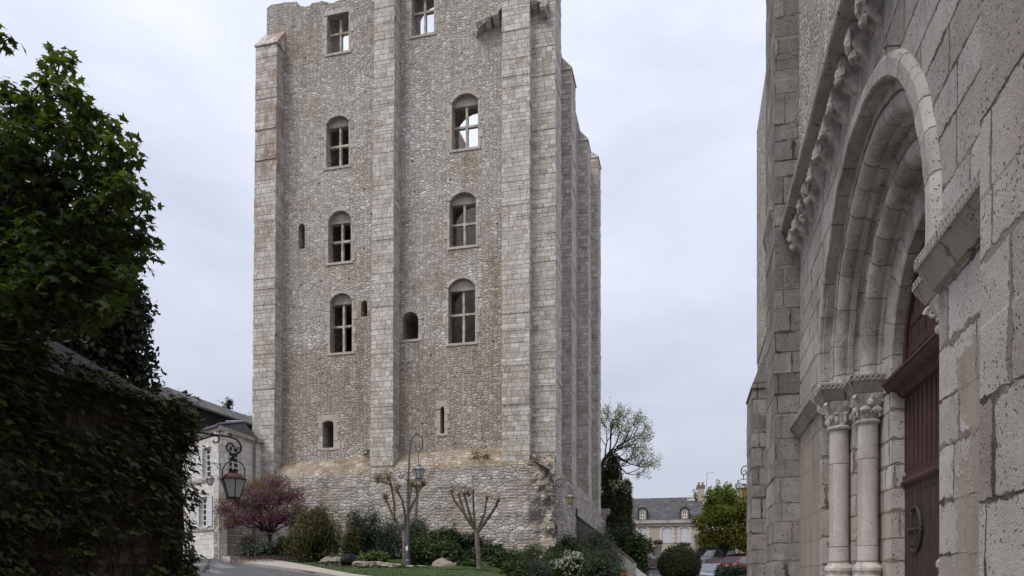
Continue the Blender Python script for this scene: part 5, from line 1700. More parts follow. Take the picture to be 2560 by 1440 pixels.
pollard([(1198, 1440), (1197, 1400), (1193, 1360), (1192, 1328)],
        [[(1192, 1332), (1164, 1292), (1156, 1266), (1147, 1237)], [(1182, 1315), (1135, 1250), (1128, 1229)], [(1186, 1320), (1174, 1287), (1166, 1255), (1160, 1234)], [(1190, 1328), (1185, 1287), (1182, 1229)], [(1194, 1326), (1211, 1284), (1217, 1245)], [(1195, 1330), (1224, 1290), (1240, 1266), (1246, 1250)], [(1175, 1240), (1170, 1232)]], 31.6,
        "slim pollarded tree with bare upright branches before the keep plinth", .11, 6, .45)

# ------------------------------------------------------------------ shrubs
def gpt(px, py, D):
    p = atD(px, py, D); return p.x, p.y, zg(p.x, p.y)
MS = {}
def lm_(key, a, b, c=None, t=.28): 
    if key not in MS: MS[key] = leaf_mat("leaf_" + key, a, b, c, t)
    return MS[key]
DG = lm_("dark_green", (.014, .024, .010), (.026, .042, .016), (.050, .072, .026))
BG = lm_("blue_green", (.028, .042, .032), (.050, .068, .048), (.085, .105, .075))
MG = lm_("mid_green", (.022, .038, .010), (.042, .066, .016), (.075, .10, .026))
YG = lm_("yellow_green", (.045, .060, .012), (.075, .088, .018), (.105, .105, .024))
OL = lm_("olive", (.036, .042, .012), (.070, .068, .020), (.105, .088, .024))
BR = lm_("bright_green", (.050, .080, .016), (.080, .115, .022), (.11, .14, .03))
MSTEM = simple("shrub_stem", (.05, .04, .03), .95)
def shrub(label, px, py_base, w, h, D, mat, n=2600, leaf=.13, poly=OVAL, seed=0, cat="shrub", nb=12, upright=0.0, depth=.8, name="shrub", sh=.42, core=1.0):
    """w, h in photo pixels: crown width and height above py_base at distance D"""
    r = random.Random(seed * 7 + px)
    x, y, z = gpt(px, py_base, D)
    k_ = D / 1800
    W, H = w * k_ / 2 * 1.2, h * k_ * 1.16
    n = int(n * 1.7)
    zb = atD(px, py_base, D).z
    zt = zb + H
    zb = min(zb, z)
    H = zt - zb
    root = thing(name, label, cat, (x, y, z))
    bl = []
    for i in range(nb):
        a = 2 * math.pi * i / nb + r.uniform(-.4, .4)
        q = r.uniform(.35, .72)
        f_ = r.uniform(.30, .46)
        zz = zb + H * r.uniform(.18, .62)
        bl.append((x + W * q * math.cos(a), y + W * depth * q * math.sin(a), zz, W * f_, W * f_ * depth, H * r.uniform(.26, .38)))
    bl.append((x, y, zb + H * .42, W * .72, W * .72 * depth, H * .42))
    for i in range(4):
        bl.append((x + W * r.uniform(-.45, .45), y + r.uniform(-.3, .3) * W, zb + H * r.uniform(.66, .80), W * .36, W * .36, H * .22))
    fl = foliage(bl, n, leaf * 1.3, poly, r, up=.55, out=.75, rand=.75, shell=sh, axis_up=upright, floor=z + .03)
    fl.build("foliage", mat, root)
    s = MB()
    for i in range(9):
        b = r.choice(bl); limb(s, (x + r.uniform(-.12, .12) * W, y + r.uniform(-.1, .1), z - .05), b[:3], .022, .006, r, n=4)
    s.build("stems", MSTEM, root)
    return root, bl
# purple judas tree by the house
r = random.Random(31)
tx, ty, tz = gpt(676, 1376, 40.2)
jt = thing("judas_tree", "small purple-flowering tree with staked trunk beside the limestone house", "tree", (tx, ty, tz))
M_PURP = leaf_mat("judas_blossom", (.16, .036, .115), (.25, .062, .175), (.32, .13, .25), .3)
M_JLEAF = leaf_mat("judas_leaf", (.075, .085, .022), (.115, .12, .035), (.16, .15, .06), .4)
fk = Vector((tx, ty, atD(676, 1330, 40.2).z))
w_ = MB()
limb(w_, (tx, ty, tz - .1), fk, .12, .10, r, n=4, wob=.02)
bl = []
for (px, py, rx, ry) in ((560, 1275, 22, 34), (590, 1300, 30, 26), (585, 1245, 26, 30), (620, 1225, 34, 26), (640, 1265, 40, 30), (660, 1215, 34, 22), (690, 1205, 36, 20), (700, 1245, 40, 30), (735, 1240, 32, 30), (748, 1275, 26, 28), (715, 1290, 36, 28), (675, 1295, 30, 22), (620, 1290, 30, 24), (730, 1310, 20, 18), (655, 1240, 40, 30), (610, 1262, 30, 22), (570, 1312, 16, 14)):
    D = 40.2 + r.uniform(-1.2, 1.2)
    p = atD(px, py, D); k_ = D / 1800
    bl.append((p.x, p.y, p.z, rx * k_, rx * k_ * 1.1, ry * k_ * .85))
    limb(w_, fk.lerp(Vector((tx, ty, fk.z - .6)), r.random() * .5), p, .05, .012, r, sag=.12, n=6, wob=.03)
    for _ in range(5):
        p2 = p + Vector((r.gauss(0, rx * k_ * .7), r.gauss(0, rx * k_ * .7), r.gauss(0, ry * k_ * .6)))
        limb(w_, p.lerp(fk, .25), p2, .014, .005, r, n=4)
w_.build("trunk", M_BARKD, jt)
foliage(bl, 7000, .115, RHOMB, r, up=.2, out=.3, rand=1.0, shell=.6).build("blossom", M_PURP, jt)
topb = [(b[0], b[1], b[2] + b[5] * .35, b[3] * 1.08, b[4] * 1.08, b[5]) for b in bl]
foliage(topb, 8200, .105, OVAL, r, up=.6, out=.6, rand=.7, shell=.35).build("leaves", M_JLEAF, jt)
m = MB()
for px in (661, 697):
    p = atD(px, 1332, 39.6); gz = zg(p.x, p.y); m.tube([(p.x, p.y, gz - .1), (p.x, p.y, p.z)], .035, 6)
a, b = atD(658, 1334, 39.6), atD(700, 1334, 39.6); m.tube([a, b], .03, 6)
m.build("stake_frame", simple("weathered_stake_wood", (.20, .17, .14), .9), jt)
shrub("low blue-green bush round the foot of the purple tree", 655, 1380, 110, 24, 39.0, BG, 1500, .13, seed=1)
shrub("small reddish bush against the house side wall", 618, 1375, 46, 34, 39.5, lm_("reddish", (.05, .03, .02), (.09, .045, .028), (.12, .07, .035)), 700, .10, seed=2)
shrub("tall feathery yellow-green bush with upright shoots", 786, 1398, 122, 118, 37.0, OL, 5200, .17, LANCE, seed=3, upright=1.4, nb=14)
r = random.Random(8)
m = MB()
for _ in range(26):
    x, y, z = gpt(786 + r.uniform(-42, 48), 1398, 37.0 + r.uniform(-.6, .6))
    h = r.uniform(2.2, 2.9)
    tip = Vector((x + r.uniform(-.3, .3), y + r.uniform(-.2, .2), z + h))
    for t in range(22):
        p = Vector((x, y, z)).lerp(tip, .35 + .65 * t / 22)
        add_leaf(m, p, Vector((r.gauss(0, .4), r.gauss(0, .4), 1)), rdir(r), r.uniform(.10, .17), LANCE)
m.build("shoots", OL, bpy.data.objects["shrub.002"])
shrub("white-flowering wispy bush between two dark shrubs", 838, 1370, 56, 62, 38.6, lm_("dusty_white", (.10, .12, .08), (.34, .36, .32), (.60, .61, .58)), 900, .13, LANCE, seed=4, sh=.6)
shrub("large dark green shrub against the keep plinth", 914, 1400, 100, 118, 37.4, lm_("deep_green", (.014, .026, .013), (.026, .046, .022), (.055, .085, .045)), 4600, .15, LANCE, seed=5, nb=14)
shrub("olive spiky bush in front of the large dark shrub", 878, 1402, 54, 78, 35.6, OL, 1800, .14, LANCE, seed=6, upright=1.0)
shrub("wide grey-green bush behind the street lamp", 1015, 1402, 128, 104, 37.6, BG, 4600, .14, LANCE, seed=7, nb=14)
shrub("low bright green bush behind the edging stones", 935, 1414, 78, 32, 33.8, BR, 1400, .10, seed=8, nb=9)
shrub("low yellow-green tuft beside the first edging stones", 838, 1398, 40, 12, 35.0, YG, 520, .08, seed=9, nb=7)
shrub("dusky blue-grey mound between the edging stones", 872, 1412, 62, 26, 34.2, lm_("dusky", (.030, .034, .040), (.050, .056, .062), (.075, .085, .085)), 1000, .09, seed=10, nb=8)
shrub("big dark bush rising behind the green spirea mound", 1105, 1405, 112, 76, 36.6, DG, 3800, .12, seed=11, nb=14)
shrub("mid green rounded mound just right of the street lamp", 1085, 1425, 118, 78, 33.6, MG, 4200, .12, seed=12, nb=14)
shrub("dark spreading bush behind the slim pollarded tree", 1185, 1412, 128, 72, 36.9, DG, 3800, .12, seed=13, nb=14)
shrub("low green bush right of the slim pollarded tree", 1262, 1440, 84, 58, 33.0, MG, 2400, .12, seed=14)
shrub("upright green bush at the broken corner of the keep", 1352, 1442, 100, 78, 33.2, lm_("fresh_green", (.024, .042, .012), (.048, .072, .022), (.085, .115, .034)), 3200, .12, LANCE, seed=15, nb=13)
shrub("dark bush behind the stone corner of the keep base", 1432, 1400, 78, 56, 40.0, DG, 2200, .13, seed=16)
shrub("large blue-green juniper over the stair parapet", 1500, 1415, 110, 92, 41.0, lm_("juniper", (.020, .032, .018), (.036, .052, .030), (.060, .080, .050)), 4600, .14, LANCE, seed=17, nb=16)
shrub("wide dark juniper spreading behind the white blossom bush", 1488, 1446, 150, 70, 35.0, lm_("juniper2", (.017, .030, .012), (.032, .052, .018), (.056, .080, .028)), 4600, .12, LANCE, seed=18, nb=16)
shrub("light green climbing bush at the lower end of the stair", 1592, 1432, 56, 96, 46.5, MG, 2400, .15, seed=19)
shrub("yellow-green bush at the top of the stair by the path", 1566, 1388, 60, 74, 52.0, lm_("stair_green", (.026, .036, .012), (.05, .06, .018), (.08, .088, .026)), 2200, .16, seed=20)
shrub("dark low bush between the purple tree and the feathery bush", 722, 1392, 60, 52, 38.4, DG, 1500, .12, seed=42)
shrub("grey-green bush tucked behind the olive spiky bush", 962, 1408, 70, 74, 37.0, BG, 2000, .13, LANCE, seed=43)
shrub("small dark bush right behind the street lamp foot", 1040, 1424, 50, 50, 35.2, DG, 1400, .11, seed=44)
shrub("dark green bush between the slim pollard and the low green bush", 1226, 1430, 74, 62, 35.0, DG, 1900, .12, seed=45)
shrub("fine-leaved bush under the broken keep corner", 1300, 1436, 66, 60, 34.6, MG, 1700, .12, LANCE, seed=46)
shrub("low spreading green plant right of the boulder", 1172, 1440, 66, 26, 32.6, MG, 1000, .10, seed=47, nb=9)
shrub("dark bush between the broken corner and the white blossom bush", 1390, 1430, 56, 60, 36.0, DG, 1700, .12, seed=48)
shrub("low dark bush at the bottom edge right of the slim pollard", 1285, 1462, 84, 52, 30.6, MG, 1700, .10, seed=51, nb=10)
shrub("grey-green bush at the bottom edge left of the white blossom bush", 1352, 1466, 76, 62, 30.4, BG, 1700, .10, LANCE, seed=52, nb=10)
shrub("dark bush at the bottom edge right of the white blossom bush", 1494, 1468, 96, 70, 31.2, DG, 2200, .10, seed=53, nb=10)
shrub("loose green bush behind the boulder", 1130, 1428, 76, 54, 34.0, MG, 1600, .11, seed=54, nb=10)
# white blossom bush
wb, bl = shrub("rounded bush covered with clusters of white blossom", 1424, 1452, 82, 68, 32.4, MG, 2200, .09, seed=22, nb=14, cat="flowering bush", name="blossom_bush")
r = random.Random(14); m = MB()
for _ in range(260):
    b = r.choice(bl); d = rdir(r); d.z = abs(d.z) * .8; d.y = -abs(d.y) if r.random() < .8 else d.y
    p = Vector((b[0] + d.x * b[3] * 1.05, b[1] + d.y * b[4] * 1.05, b[2] + d.z * b[5] * 1.05))
    for _k in range(7):
        add_leaf(m, p + rdir(r) * .045, rdir(r), (d + rdir(r) * .6), r.uniform(.04, .065), RHOMB)
m.build("blossom", leaf_mat("white_blossom", (.52, .52, .47), (.66, .66, .62), (.74, .74, .71), .25), wb)
# heather ground cover
r = random.Random(19); m = MB()
for _ in range(5200):
    px, py = r.uniform(575, 745), r.uniform(1381, 1402)
    D = 39.5 - (py - 1381) * .16 + r.uniform(-.5, .5)
    x, y, z = gpt(px, py, D)
    p = Vector((x, y, z + r.uniform(.02, .30)))
    add_leaf(m, p, Vector((r.gauss(0, .4), r.gauss(0, .4), 1)), rdir(r), r.uniform(.06, .11), LANCE)
o = m.build("heather", leaf_mat("heather_bloom", (.045, .042, .030), (.12, .070, .085), (.17, .105, .12), .2)); struct(o, 'stuff'); o['label'] = "mauve heather carpet below the purple tree"
# wall valerian tufts on the keep plinth
for (px, py, lab) in ((921, 1136, "small green tuft rooted in the plinth left of the middle buttress"), (1218, 1144, "small dark tuft rooted high on the right bay of the plinth"), (1190, 1141, "pale little tuft rooted beside the darker one on the plinth")):
    p = atY(px, py, 40.2); r = random.Random(px)
    t = thing("wall_plant", lab, "plant", tuple(p)); m = MB()
    for _ in range(130): add_leaf(m, p + Vector((r.gauss(0, .16), -.1 + r.gauss(0, .1), r.gauss(0, .16))), rdir(r) + Vector((0, -.5, .3)), rdir(r), r.uniform(.06, .12), OVAL)
    m.build("leaves", BG if px == 921 else DG, t)

# ------------------------------------------------------------------ edging stones and boulder
M_EDGE = blocks("edging_limestone", 3, 3, [(0, (.27, .245, .22)), (1, (.38, .35, .32))], (.24, .21, .19), .001, pit=12, dirt=.45, dirtcol=(.24, .21, .18), bumpd=.04, grain=14)
edge_pos = [("ochre-tinged", 796 + 16, 1406, 11, 10), ("long flat", 832, 1402, 22, 16), ("stubby", 850, 1403, 11, 15), ("squared", 899, 1411, 17, 12), ("small pale", 917, 1412, 13, 11), ("broad pale", 938, 1413, 20, 14), ("dull grey", 962, 1415, 18, 13), ("notched", 984, 1418, 18, 14), ("wide low", 1040, 1421, 24, 11), ("end", 1064, 1423, 18, 12)]
looks = ["small rough edging stone at the left end of the row", "long flat edging stone under the yellow-green tuft", "stubby edging stone left of the dusky mound", "squared edging stone just right of the dusky mound", "small pale edging stone under the bright green bush", "broad pale edging stone, largest left of the lamp", "dull grey edging stone right of the broad pale one", "notched edging stone nearest the lamp on its left", "wide low edging stone just right of the lamp", "last edging stone before the round boulder"]
for (nm, px, py, hw, hh), lab in zip(edge_pos, looks):
    D = 32.6 + (py < 1408) * 1.4
    p = atD(px, py - 2, D); k_ = D / 1800
    m = MB(); r = random.Random(px)
    m.ball((p.x, p.y, p.z), hw * k_, .28, hh * k_ * .8, 14, 9, .55)
    m.v = [(a, b, min(c, p.z + hh * k_ * .52 + .02 * noise.noise(Vector((a * 4, b * 4, 0))))) for a, b, c in m.v]
    m.box(p.x - hw * k_ * .7, p.x + hw * k_ * .6, p.y - .2, p.y + .2, zg(p.x, p.y) - .1, p.z - hh * k_ * .3)
    o = m.build("edging_stone", M_EDGE, None, loc=(p.x, p.y, zg(p.x, p.y))); tag(o, lab, "stone", "edging stones along the lawn")
p = atD(1112, 1426, 32.5)
m = MB(); m.ball((p.x, p.y, p.z + .04), .62, .5, .46, 22, 14, .45)
o = m.build("boulder", blocks("boulder_stone", 3, 3, [(0, (.27, .225, .18)), (1, (.33, .28, .23))], (.25, .2, .17), .001, pit=10, dirt=.4, dirtcol=(.19, .155, .12), bumpd=.04, grain=12), None, loc=(p.x, p.y, zg(p.x, p.y)), smooth=True); tag(o, "rounded brown boulder on the lawn below the green mound", "boulder")

# ------------------------------------------------------------------ wooden stair at the side of the keep
M_STAIR = simple("stair_grey_boards", (.30, .29, .28), .85, var=.25, scale=3, bump=.3)
M_RAIL = simple("stair_brown_handrail", (.085, .06, .05), .7, var=.2)
stair = thing("wooden_stair", "grey boarded stair parapet with brown handrail descending from the keep", "stair", (-4.5, 47.0, .2))
Ta, Tb = atD(1441, 1291, 47.0), atD(1586, 1407, 43.0)
Ba, Bb = atD(1441, 1352, 47.0), atD(1586, 1452, 43.0)
dv = (Tb - Ta); dn = Vector((dv.y, -dv.x, 0)).normalized()
m = MB()
for i in range(7):
    t0, t1 = i / 7 + .006, (i + 1) / 7 - .006
    vs = []
    for off in (0, -.05):
        for (P_, Q_) in ((Ta, Ba), (Tb, Bb)):
            for t in (t0, t1): vs.append(P_.lerp(Q_, t) + dn * off)
    m.add(vs, [(0, 1, 3, 2), (4, 6, 7, 5), (0, 2, 6, 4), (1, 5, 7, 3), (0, 4, 5, 1), (2, 3, 7, 6)])
m.build("boards", M_STAIR, stair)
m = MB(); m.tube([Ta + Vector((0, 0, .05)), Tb + Vector((0, 0, .05))], .06, 6); m.build("handrail", M_RAIL, stair)
m = MB()
for t in (0.0, .33, .66, 1.0):
    P_ = Ta.lerp(Tb, t) + dn * -.1; m.tube([(P_.x, P_.y, zg(P_.x, P_.y) - .1), (P_.x, P_.y, P_.z)], .05, 6)
m.build("posts", M_STAIR, stair)
m = MB()
for i in range(16):
    P_ = Ta.lerp(Tb, (i + .5) / 16) + dn * -.75; P_.z -= .95
    m.obox(P_, dv.normalized() * .17, dn * .62, Vector((0, 0, .025)))
m.build("treads", M_STAIR, stair)
p = atD(1560, 1438, 38.0)
tp = thing("flower_pot", "small orange terracotta pot at the foot of the stair", "flower pot", (p.x, p.y, p.z - .2))
m = MB(); m.lathe([(.12, -.25), (.17, .05), (.19, .06), (.19, .11), (.15, .11)], p, 14); m.build("pot", simple("terracotta", (.36, .12, .055), .85), tp)
m = MB(); r = random.Random(2)
for _ in range(60): add_leaf(m, p + Vector((r.gauss(0, .08), r.gauss(0, .08), .14 + abs(r.gauss(0, .06)))), rdir(r), rdir(r), .08, OVAL)
m.build("plant", MG, tp)

# ------------------------------------------------------------------ beyond the keep: trees, house, fence, cars
def branchy(m, p, d, L_, rad, depth, r, tips, spread=.55, up=.12):
    n = 4
    pts = [p]
    for i in range(n):
        d = (d + rdir(r) * .16 + Vector((0, 0, up * .4))).normalized()
        pts.append(pts[-1] + d * (L_ / n))
    m.tube(pts, [rad * (1 - .4 * i / n) for i in range(n + 1)], 5 if depth < 2 else 6, False)
    if depth <= 0:
        tips.extend(pts[1:]); return
    if depth <= 2: tips.extend(pts[2:])
    for i in range(r.randint(3, 4)):
        a = pts[r.choice((2, 3, 4))] if i else pts[-1]
        nd = (d + rdir(r) * spread * 1.5 + Vector((0, 0, up))).normalized()
        branchy(m, a, nd, L_ * r.uniform(.62, .80), rad * .52, depth - 1, r, tips, spread, up)
r = random.Random(42)
D = 68.0
b = atD(1478, 1330, D); gz = zg(b.x, b.y)
lt = thing("cherry_tree", "thin spring tree with sparse pale leaves leaning out behind the keep", "tree", (b.x, b.y, gz))
m, tips = MB(), []
st_ = [Vector((b.x, b.y, gz - .2)), atD(1482, 1270, D), atD(1494, 1205, D), atD(1510, 1150, D), atD(1530, 1125, D)]
m.tube(st_, [.34, .29, .24, .20, .16], 9)
for (px, py, dx, dy) in ((1530, 1125, .6, .8), (1530, 1125, 1.2, .25), (1545, 1140, 1.0, -.55), (1538, 1150, .8, -.8), (1520, 1138, 1.1, -.20), (1540, 1118, 1.1, .6), (1512, 1150, .15, 1.0), (1500, 1185, -.6, .8), (1524, 1130, .2, 1.0), (1508, 1160, 1.0, -.5), (1516, 1142, .8, .5)):
    p = atD(px, py, D)
    dd = Vector((_c, _s, 0)) * dx + Vector((0, 0, 1)) * dy + Vector((-_s, _c, 0)) * r.uniform(-.5, .5)
    branchy(m, p, dd.normalized(), 1.85, .085, 3, r, tips, .5, .12)
m.build("trunk", M_BARKD, lt)
lf = MB()
for t in tips:
    for _ in range(3):
        if r.random() < .6: add_leaf(lf, t + rdir(r) * .26, rdir(r) + Vector((0, 0, .3)), rdir(r), r.uniform(.11, .21), OVAL)
lf.build("leaves", leaf_mat("pale_spring_leaf", (.20, .21, .12), (.30, .31, .20), (.44, .45, .34), .5), lt)
# tall dark conifers beyond the keep
def conifer(label, px, D, py_top, w, mat, seed, pyb=1400):
    r = random.Random(seed)
    p = atD(px, pyb, D); gz = zg(p.x, p.y); k_ = D / 1800
    zt = atD(px, py_top, D).z; W = w * k_ / 2
    t = thing("conifer", label, "tree", (p.x, p.y, gz), "conifers beyond the keep")
    bl = []
    for i in range(90):
        f_ = r.random(); z = gz + .5 + (zt - gz - .5) * f_
        R_ = W * 1.25 * (1 - .70 * f_ ** 2.0); a = r.uniform(0, 6.28); q = R_ * r.uniform(.3, .7)
        bl.append((p.x + q * math.cos(a), p.y + q * math.sin(a), z, max(.35, R_ * .4), max(.35, R_ * .4), .8))
    foliage(bl, 13000, .42, LANCE, r, up=.2, out=.6, rand=.8, axis_up=.6, shell=.4).build("crown", mat, t)
    m = MB(); limb(m, (p.x, p.y, gz - .1), (p.x, p.y, zt - .6), .22, .03, r, n=7, wob=.008); m.build("trunk", M_BARKD, t)
conifer("dark bushy conifer rising beside the right edge of the keep", 1512, 70, 1168, 78, leaf_mat("conifer_dark", (.018, .024, .009), (.030, .036, .012), (.050, .054, .016), .2), 3)
conifer("broad olive-black conifer filling the gap beside the leaning cherry trunk", 1534, 72, 1146, 74, leaf_mat("conifer_mid", (.020, .025, .009), (.036, .040, .013), (.058, .058, .018), .2), 7)
conifer("shorter blackish conifer in front of the far house gable", 1546, 74, 1268, 58, leaf_mat("conifer_black", (.012, .018, .009), (.020, .028, .012), (.034, .040, .016), .2), 4)
conifer("olive conifer with thin tip at the left end of the far house", 1566, 78, 1215, 30, leaf_mat("conifer_olive", (.035, .036, .012), (.06, .055, .018), (.09, .075, .022), .2), 5)
shrub("dark hedge mass at the foot of the conifers", 1535, 1396, 90, 70, 62, DG, 2600, .2, seed=30)

# far house
M_SURRW = simple('far_window_dressing', (.60, .57, .53), .9, var=.12)
YH = 92.0
M_FWALL = keep_rubble("far_house_render", 2.0, 2.6, True)
kf = NT("far_house_roughcast")
a = kf.noise(kf.pos(), 1.3, 6, .7); b_ = kf.noise(kf.pos(), 9, 4, .7)
M_FWALL = kf.done(kf.mix(kf.ss(b_, .35, .7), kf.mix(kf.ss(a, .35, .65), (.46, .375, .30), (.54, .45, .37)), (.40, .32, .26)), .95)
fs_ = NT("far_slate_roof")
r1, r2, mk, d_ = ashlar_nodes(fs_, .34, .22, .008, 6, .006)
lich = fs_.noise(fs_.pos(), .8, 7, .75)
M_FSLATE = fs_.done(fs_.mix(fs_.ss(lich, .5, .68, 0, .7), fs_.ramp(r1, [(0, (.040, .040, .043)), (1, (.075, .074, .077))]), (.17, .165, .16)), .75, spec=.3)
M_BRICK = blocks("chimney_brick", .24, .08, [(0, (.26, .095, .05)), (1, (.36, .15, .08))], (.3, .25, .2), .008, dirt=.4, dirtcol=(.2, .1, .07))
fh = thing("town_house", "far ochre-rendered house with slate roof, two dormers and white shutters", "house", atY(1655, 1400, YH) * 1.0)
fh.location.z = 1.7; LOC[fh.name] = tuple(fh.location)
def hx(px, py): p = atY(px, py, YH); return p.x, p.z
xl, ze = hx(1556, 1302); xr, _ = hx(1752, 1302)
zr = hx(1650, 1236)[1]
wins = []
for (a0, a1) in ((1594, 1618), (1655, 1680), (1700, 1723)):
    wins.append((hx(a0, 1355)[0], hx(a1, 1355)[0], hx(a0, 1355)[1], hx(a0, 1322)[1]))
m = MB()
m.prism([(xl, 1.4), (xr, 1.4), (xr, ze), (xl, ze)], (0, YH, 0), (1, 0, 0), (0, 0, 1), (0, .4, 0), [hole_arch(w_[0], w_[1], w_[2], w_[3], .18, 6) for w_ in wins])
m.box(xl, xl + .3, YH + .4, YH + 8, 1.4, ze); m.box(xr - .3, xr, YH + .4, YH + 8, 1.4, ze)
m.build("wall", M_FWALL, fh)
for sgn, xx in ((1, xl), (-1, xr)):
    g_ = MB(); g_.prism([(YH + .2, ze), (YH + 8.2, ze), (YH + 4.2, zr - .1)], (xx if sgn > 0 else xx - .3, 0, 0), (0, 1, 0), (0, 0, 1), (.3, 0, 0)); g_.build("gable", M_FWALL, fh)
m = MB(); L_ = math.hypot(4.5, zr - ze)
m.add([(xl - .2, YH - .3, ze), (xr + .2, YH - .3, ze), (xr + .2, YH + 4.2, zr), (xl - .2, YH + 4.2, zr)], [(0, 1, 2, 3)], [[(0, 0), (xr - xl, 0), (xr - xl, L_), (0, L_)]])
m.add([(xl - .2, YH + 8.7, ze), (xr + .2, YH + 8.7, ze), (xr + .2, YH + 4.2, zr), (xl - .2, YH + 4.2, zr)], [(0, 3, 2, 1)], [[(0, 0), (0, L_), (xr - xl, L_), (xr - xl, 0)]])
fr_ = m.build("roof", M_FSLATE, fh)
m = MB(); m.box(xl - .1, xr + .1, YH - .32, YH + .02, ze - .42, ze - .02); m.box(xl - .1, xr + .1, YH - .16, YH + .02, ze - .75, ze - .44); m.build("cornice", M_SURR, fh)
for w_ in wins:
    s = MB()
    s.prism([(w_[0] - .22, w_[2] - .16), (w_[1] + .22, w_[2] - .16), (w_[1] + .22, w_[3])] + arc_pts(w_[0] - .22, w_[1] + .22, w_[3] + .12, .42, 6) + [(w_[0] - .22, w_[3])], (0, YH - .04, 0), (1, 0, 0), (0, 0, 1), (0, .1, 0), [hole_arch(w_[0], w_[1], w_[2], w_[3], .18, 6)])
    for i in range(6):
        z = w_[2] + (w_[3] - w_[2]) * i / 6
        if i % 2 == 0:
            s.box(w_[0] - .36, w_[0] - .22, YH - .038, YH + .05, z, z + .28); s.box(w_[1] + .22, w_[1] + .36, YH - .038, YH + .05, z, z + .28)
    wo = s.build("window", M_SURRW, fh)
    for sg in (0, 1):
        xm = (w_[0] + w_[1]) / 2
        a0, a1 = (w_[0], xm - .01) if sg == 0 else (xm + .01, w_[1])
        t = MB(); t.box(a0, a1, YH + .06, YH + .10, w_[2], w_[3] + .16)
        for q_ in range(3):
            z0 = w_[2] + .1 + (w_[3] - w_[2] - .1) * q_ / 3
            t.box(a0 + .08, a1 - .08, YH + .045, YH + .06, z0, z0 + (w_[3] - w_[2]) / 3 - .14)
        t.build("shutter", M_SHUT, wo)
for (a0, a1) in ((1597, 1616), (1702, 1721)):
    x0, x1 = hx(a0, 1298)[0], hx(a1, 1298)[0]; z0 = ze + .05; z1 = hx(a0, 1276)[1]
    dm = MB(); dm.prism([(x0, z0), (x1, z0), (x1, z1)] + arc_pts(x0, x1, z1, .30, 6) + [(x0, z1)], (0, YH - .1, 0), (1, 0, 0), (0, 0, 1), (0, 2.0, 0), [[(x0 + .22, z0 + .12), (x1 - .22, z0 + .12), (x1 - .22, z1 - .02), (x0 + .22, z1 - .02)]])
    do = dm.build("dormer", M_FWALL, fh)
    hd = MB(); o1 = arc_pts(x0 - .12, x1 + .12, z1 + .02, .38, 8); i1 = arc_pts(x0 - .02, x1 + .02, z1 + .01, .31, 8)
    hd.prism(o1 + i1[::-1], (0, YH - .25, 0), (1, 0, 0), (0, 0, 1), (0, 2.4, 0)); hd.box(x0 - .12, x0 - .004, YH - .2, YH + 2, z0, z1 + .02); hd.box(x1 + .004, x1 + .12, YH - .2, YH + 2, z0, z1 + .02); hd.build("dormer_roof", M_MANS, do)
    f = MB(); xm = (x0 + x1) / 2
    for q_ in (x0 + .26, xm, x1 - .26): f.box(q_ - .05, q_ + .05, YH - .06, YH + .0, z0 + .12, z1 - .02)
    for q_ in (z0 + .18, (z0 + z1) / 2, z1 - .08): f.box(x0 + .24, x1 - .24, YH - .058, YH + .002, q_ - .05, q_ + .05)
    f.build("window", M_WHITE, do)
    g_ = MB(); g_.box(x0 + .23, x1 - .23, YH + .06, YH + .08, z0 + .12, z1 - .02); g_.build("pane", M_GLASS, do)
def chimney(px0, px1, ptop, pots):
    x0, zt = hx(px0, ptop); x1, _ = hx(px1, ptop)
    m = MB(); m.box(x0, x1, YH + 3.4, YH + 4.8, ze, zt); c_ = m.build("chimney", M_FWALL, fh)
    m = MB(); m.box(x0 - .06, x1 + .06, YH + 3.34, YH + 4.86, zt, zt + .35)
    for i in range(pots):
        xx = x0 + (x1 - x0) * (i + .5) / pots; m.lathe([(.15, zt + .35), (.11, zt + .75), (.14, zt + .8)], (xx, YH + 4.1, 0), 10)
    m.build("chimney_cap", M_BRICK, c_)
    return (x0 + x1) / 2, zt
chimney(1743, 1763, 1212, 2); chimney(1555, 1569, 1236, 1)
m = MB(); p = atY(1768, 1183, YH + 4); m.tube([(p.x - .2, YH + 4, zr - .2), (p.x, YH + 4, p.z)], .03, 5); m.tube([(p.x - .1, YH + 4, p.z), (p.x + .75, YH + 4, p.z + .05)], .025, 5); m.build("aerial", M_ZINC, fh)
x0, z0 = hx(1719, 1245); x1, z1 = hx(1738, 1235)
m = MB(); m.box(x0, x1, YH + 3.3, YH + 4.3, z0, z0 + .14)
for i in range(6): xx = x0 + (x1 - x0) * i / 5; m.tube([(xx, YH + 3.4, z0 + .1), (xx, YH + 3.4, z1 + .2)], .03, 4)
m.tube([(x0, YH + 3.4, z1 + .2), (x1, YH + 3.4, z1 + .2)], .03, 4); m.build("roof_hatch", M_WHITE, fh)

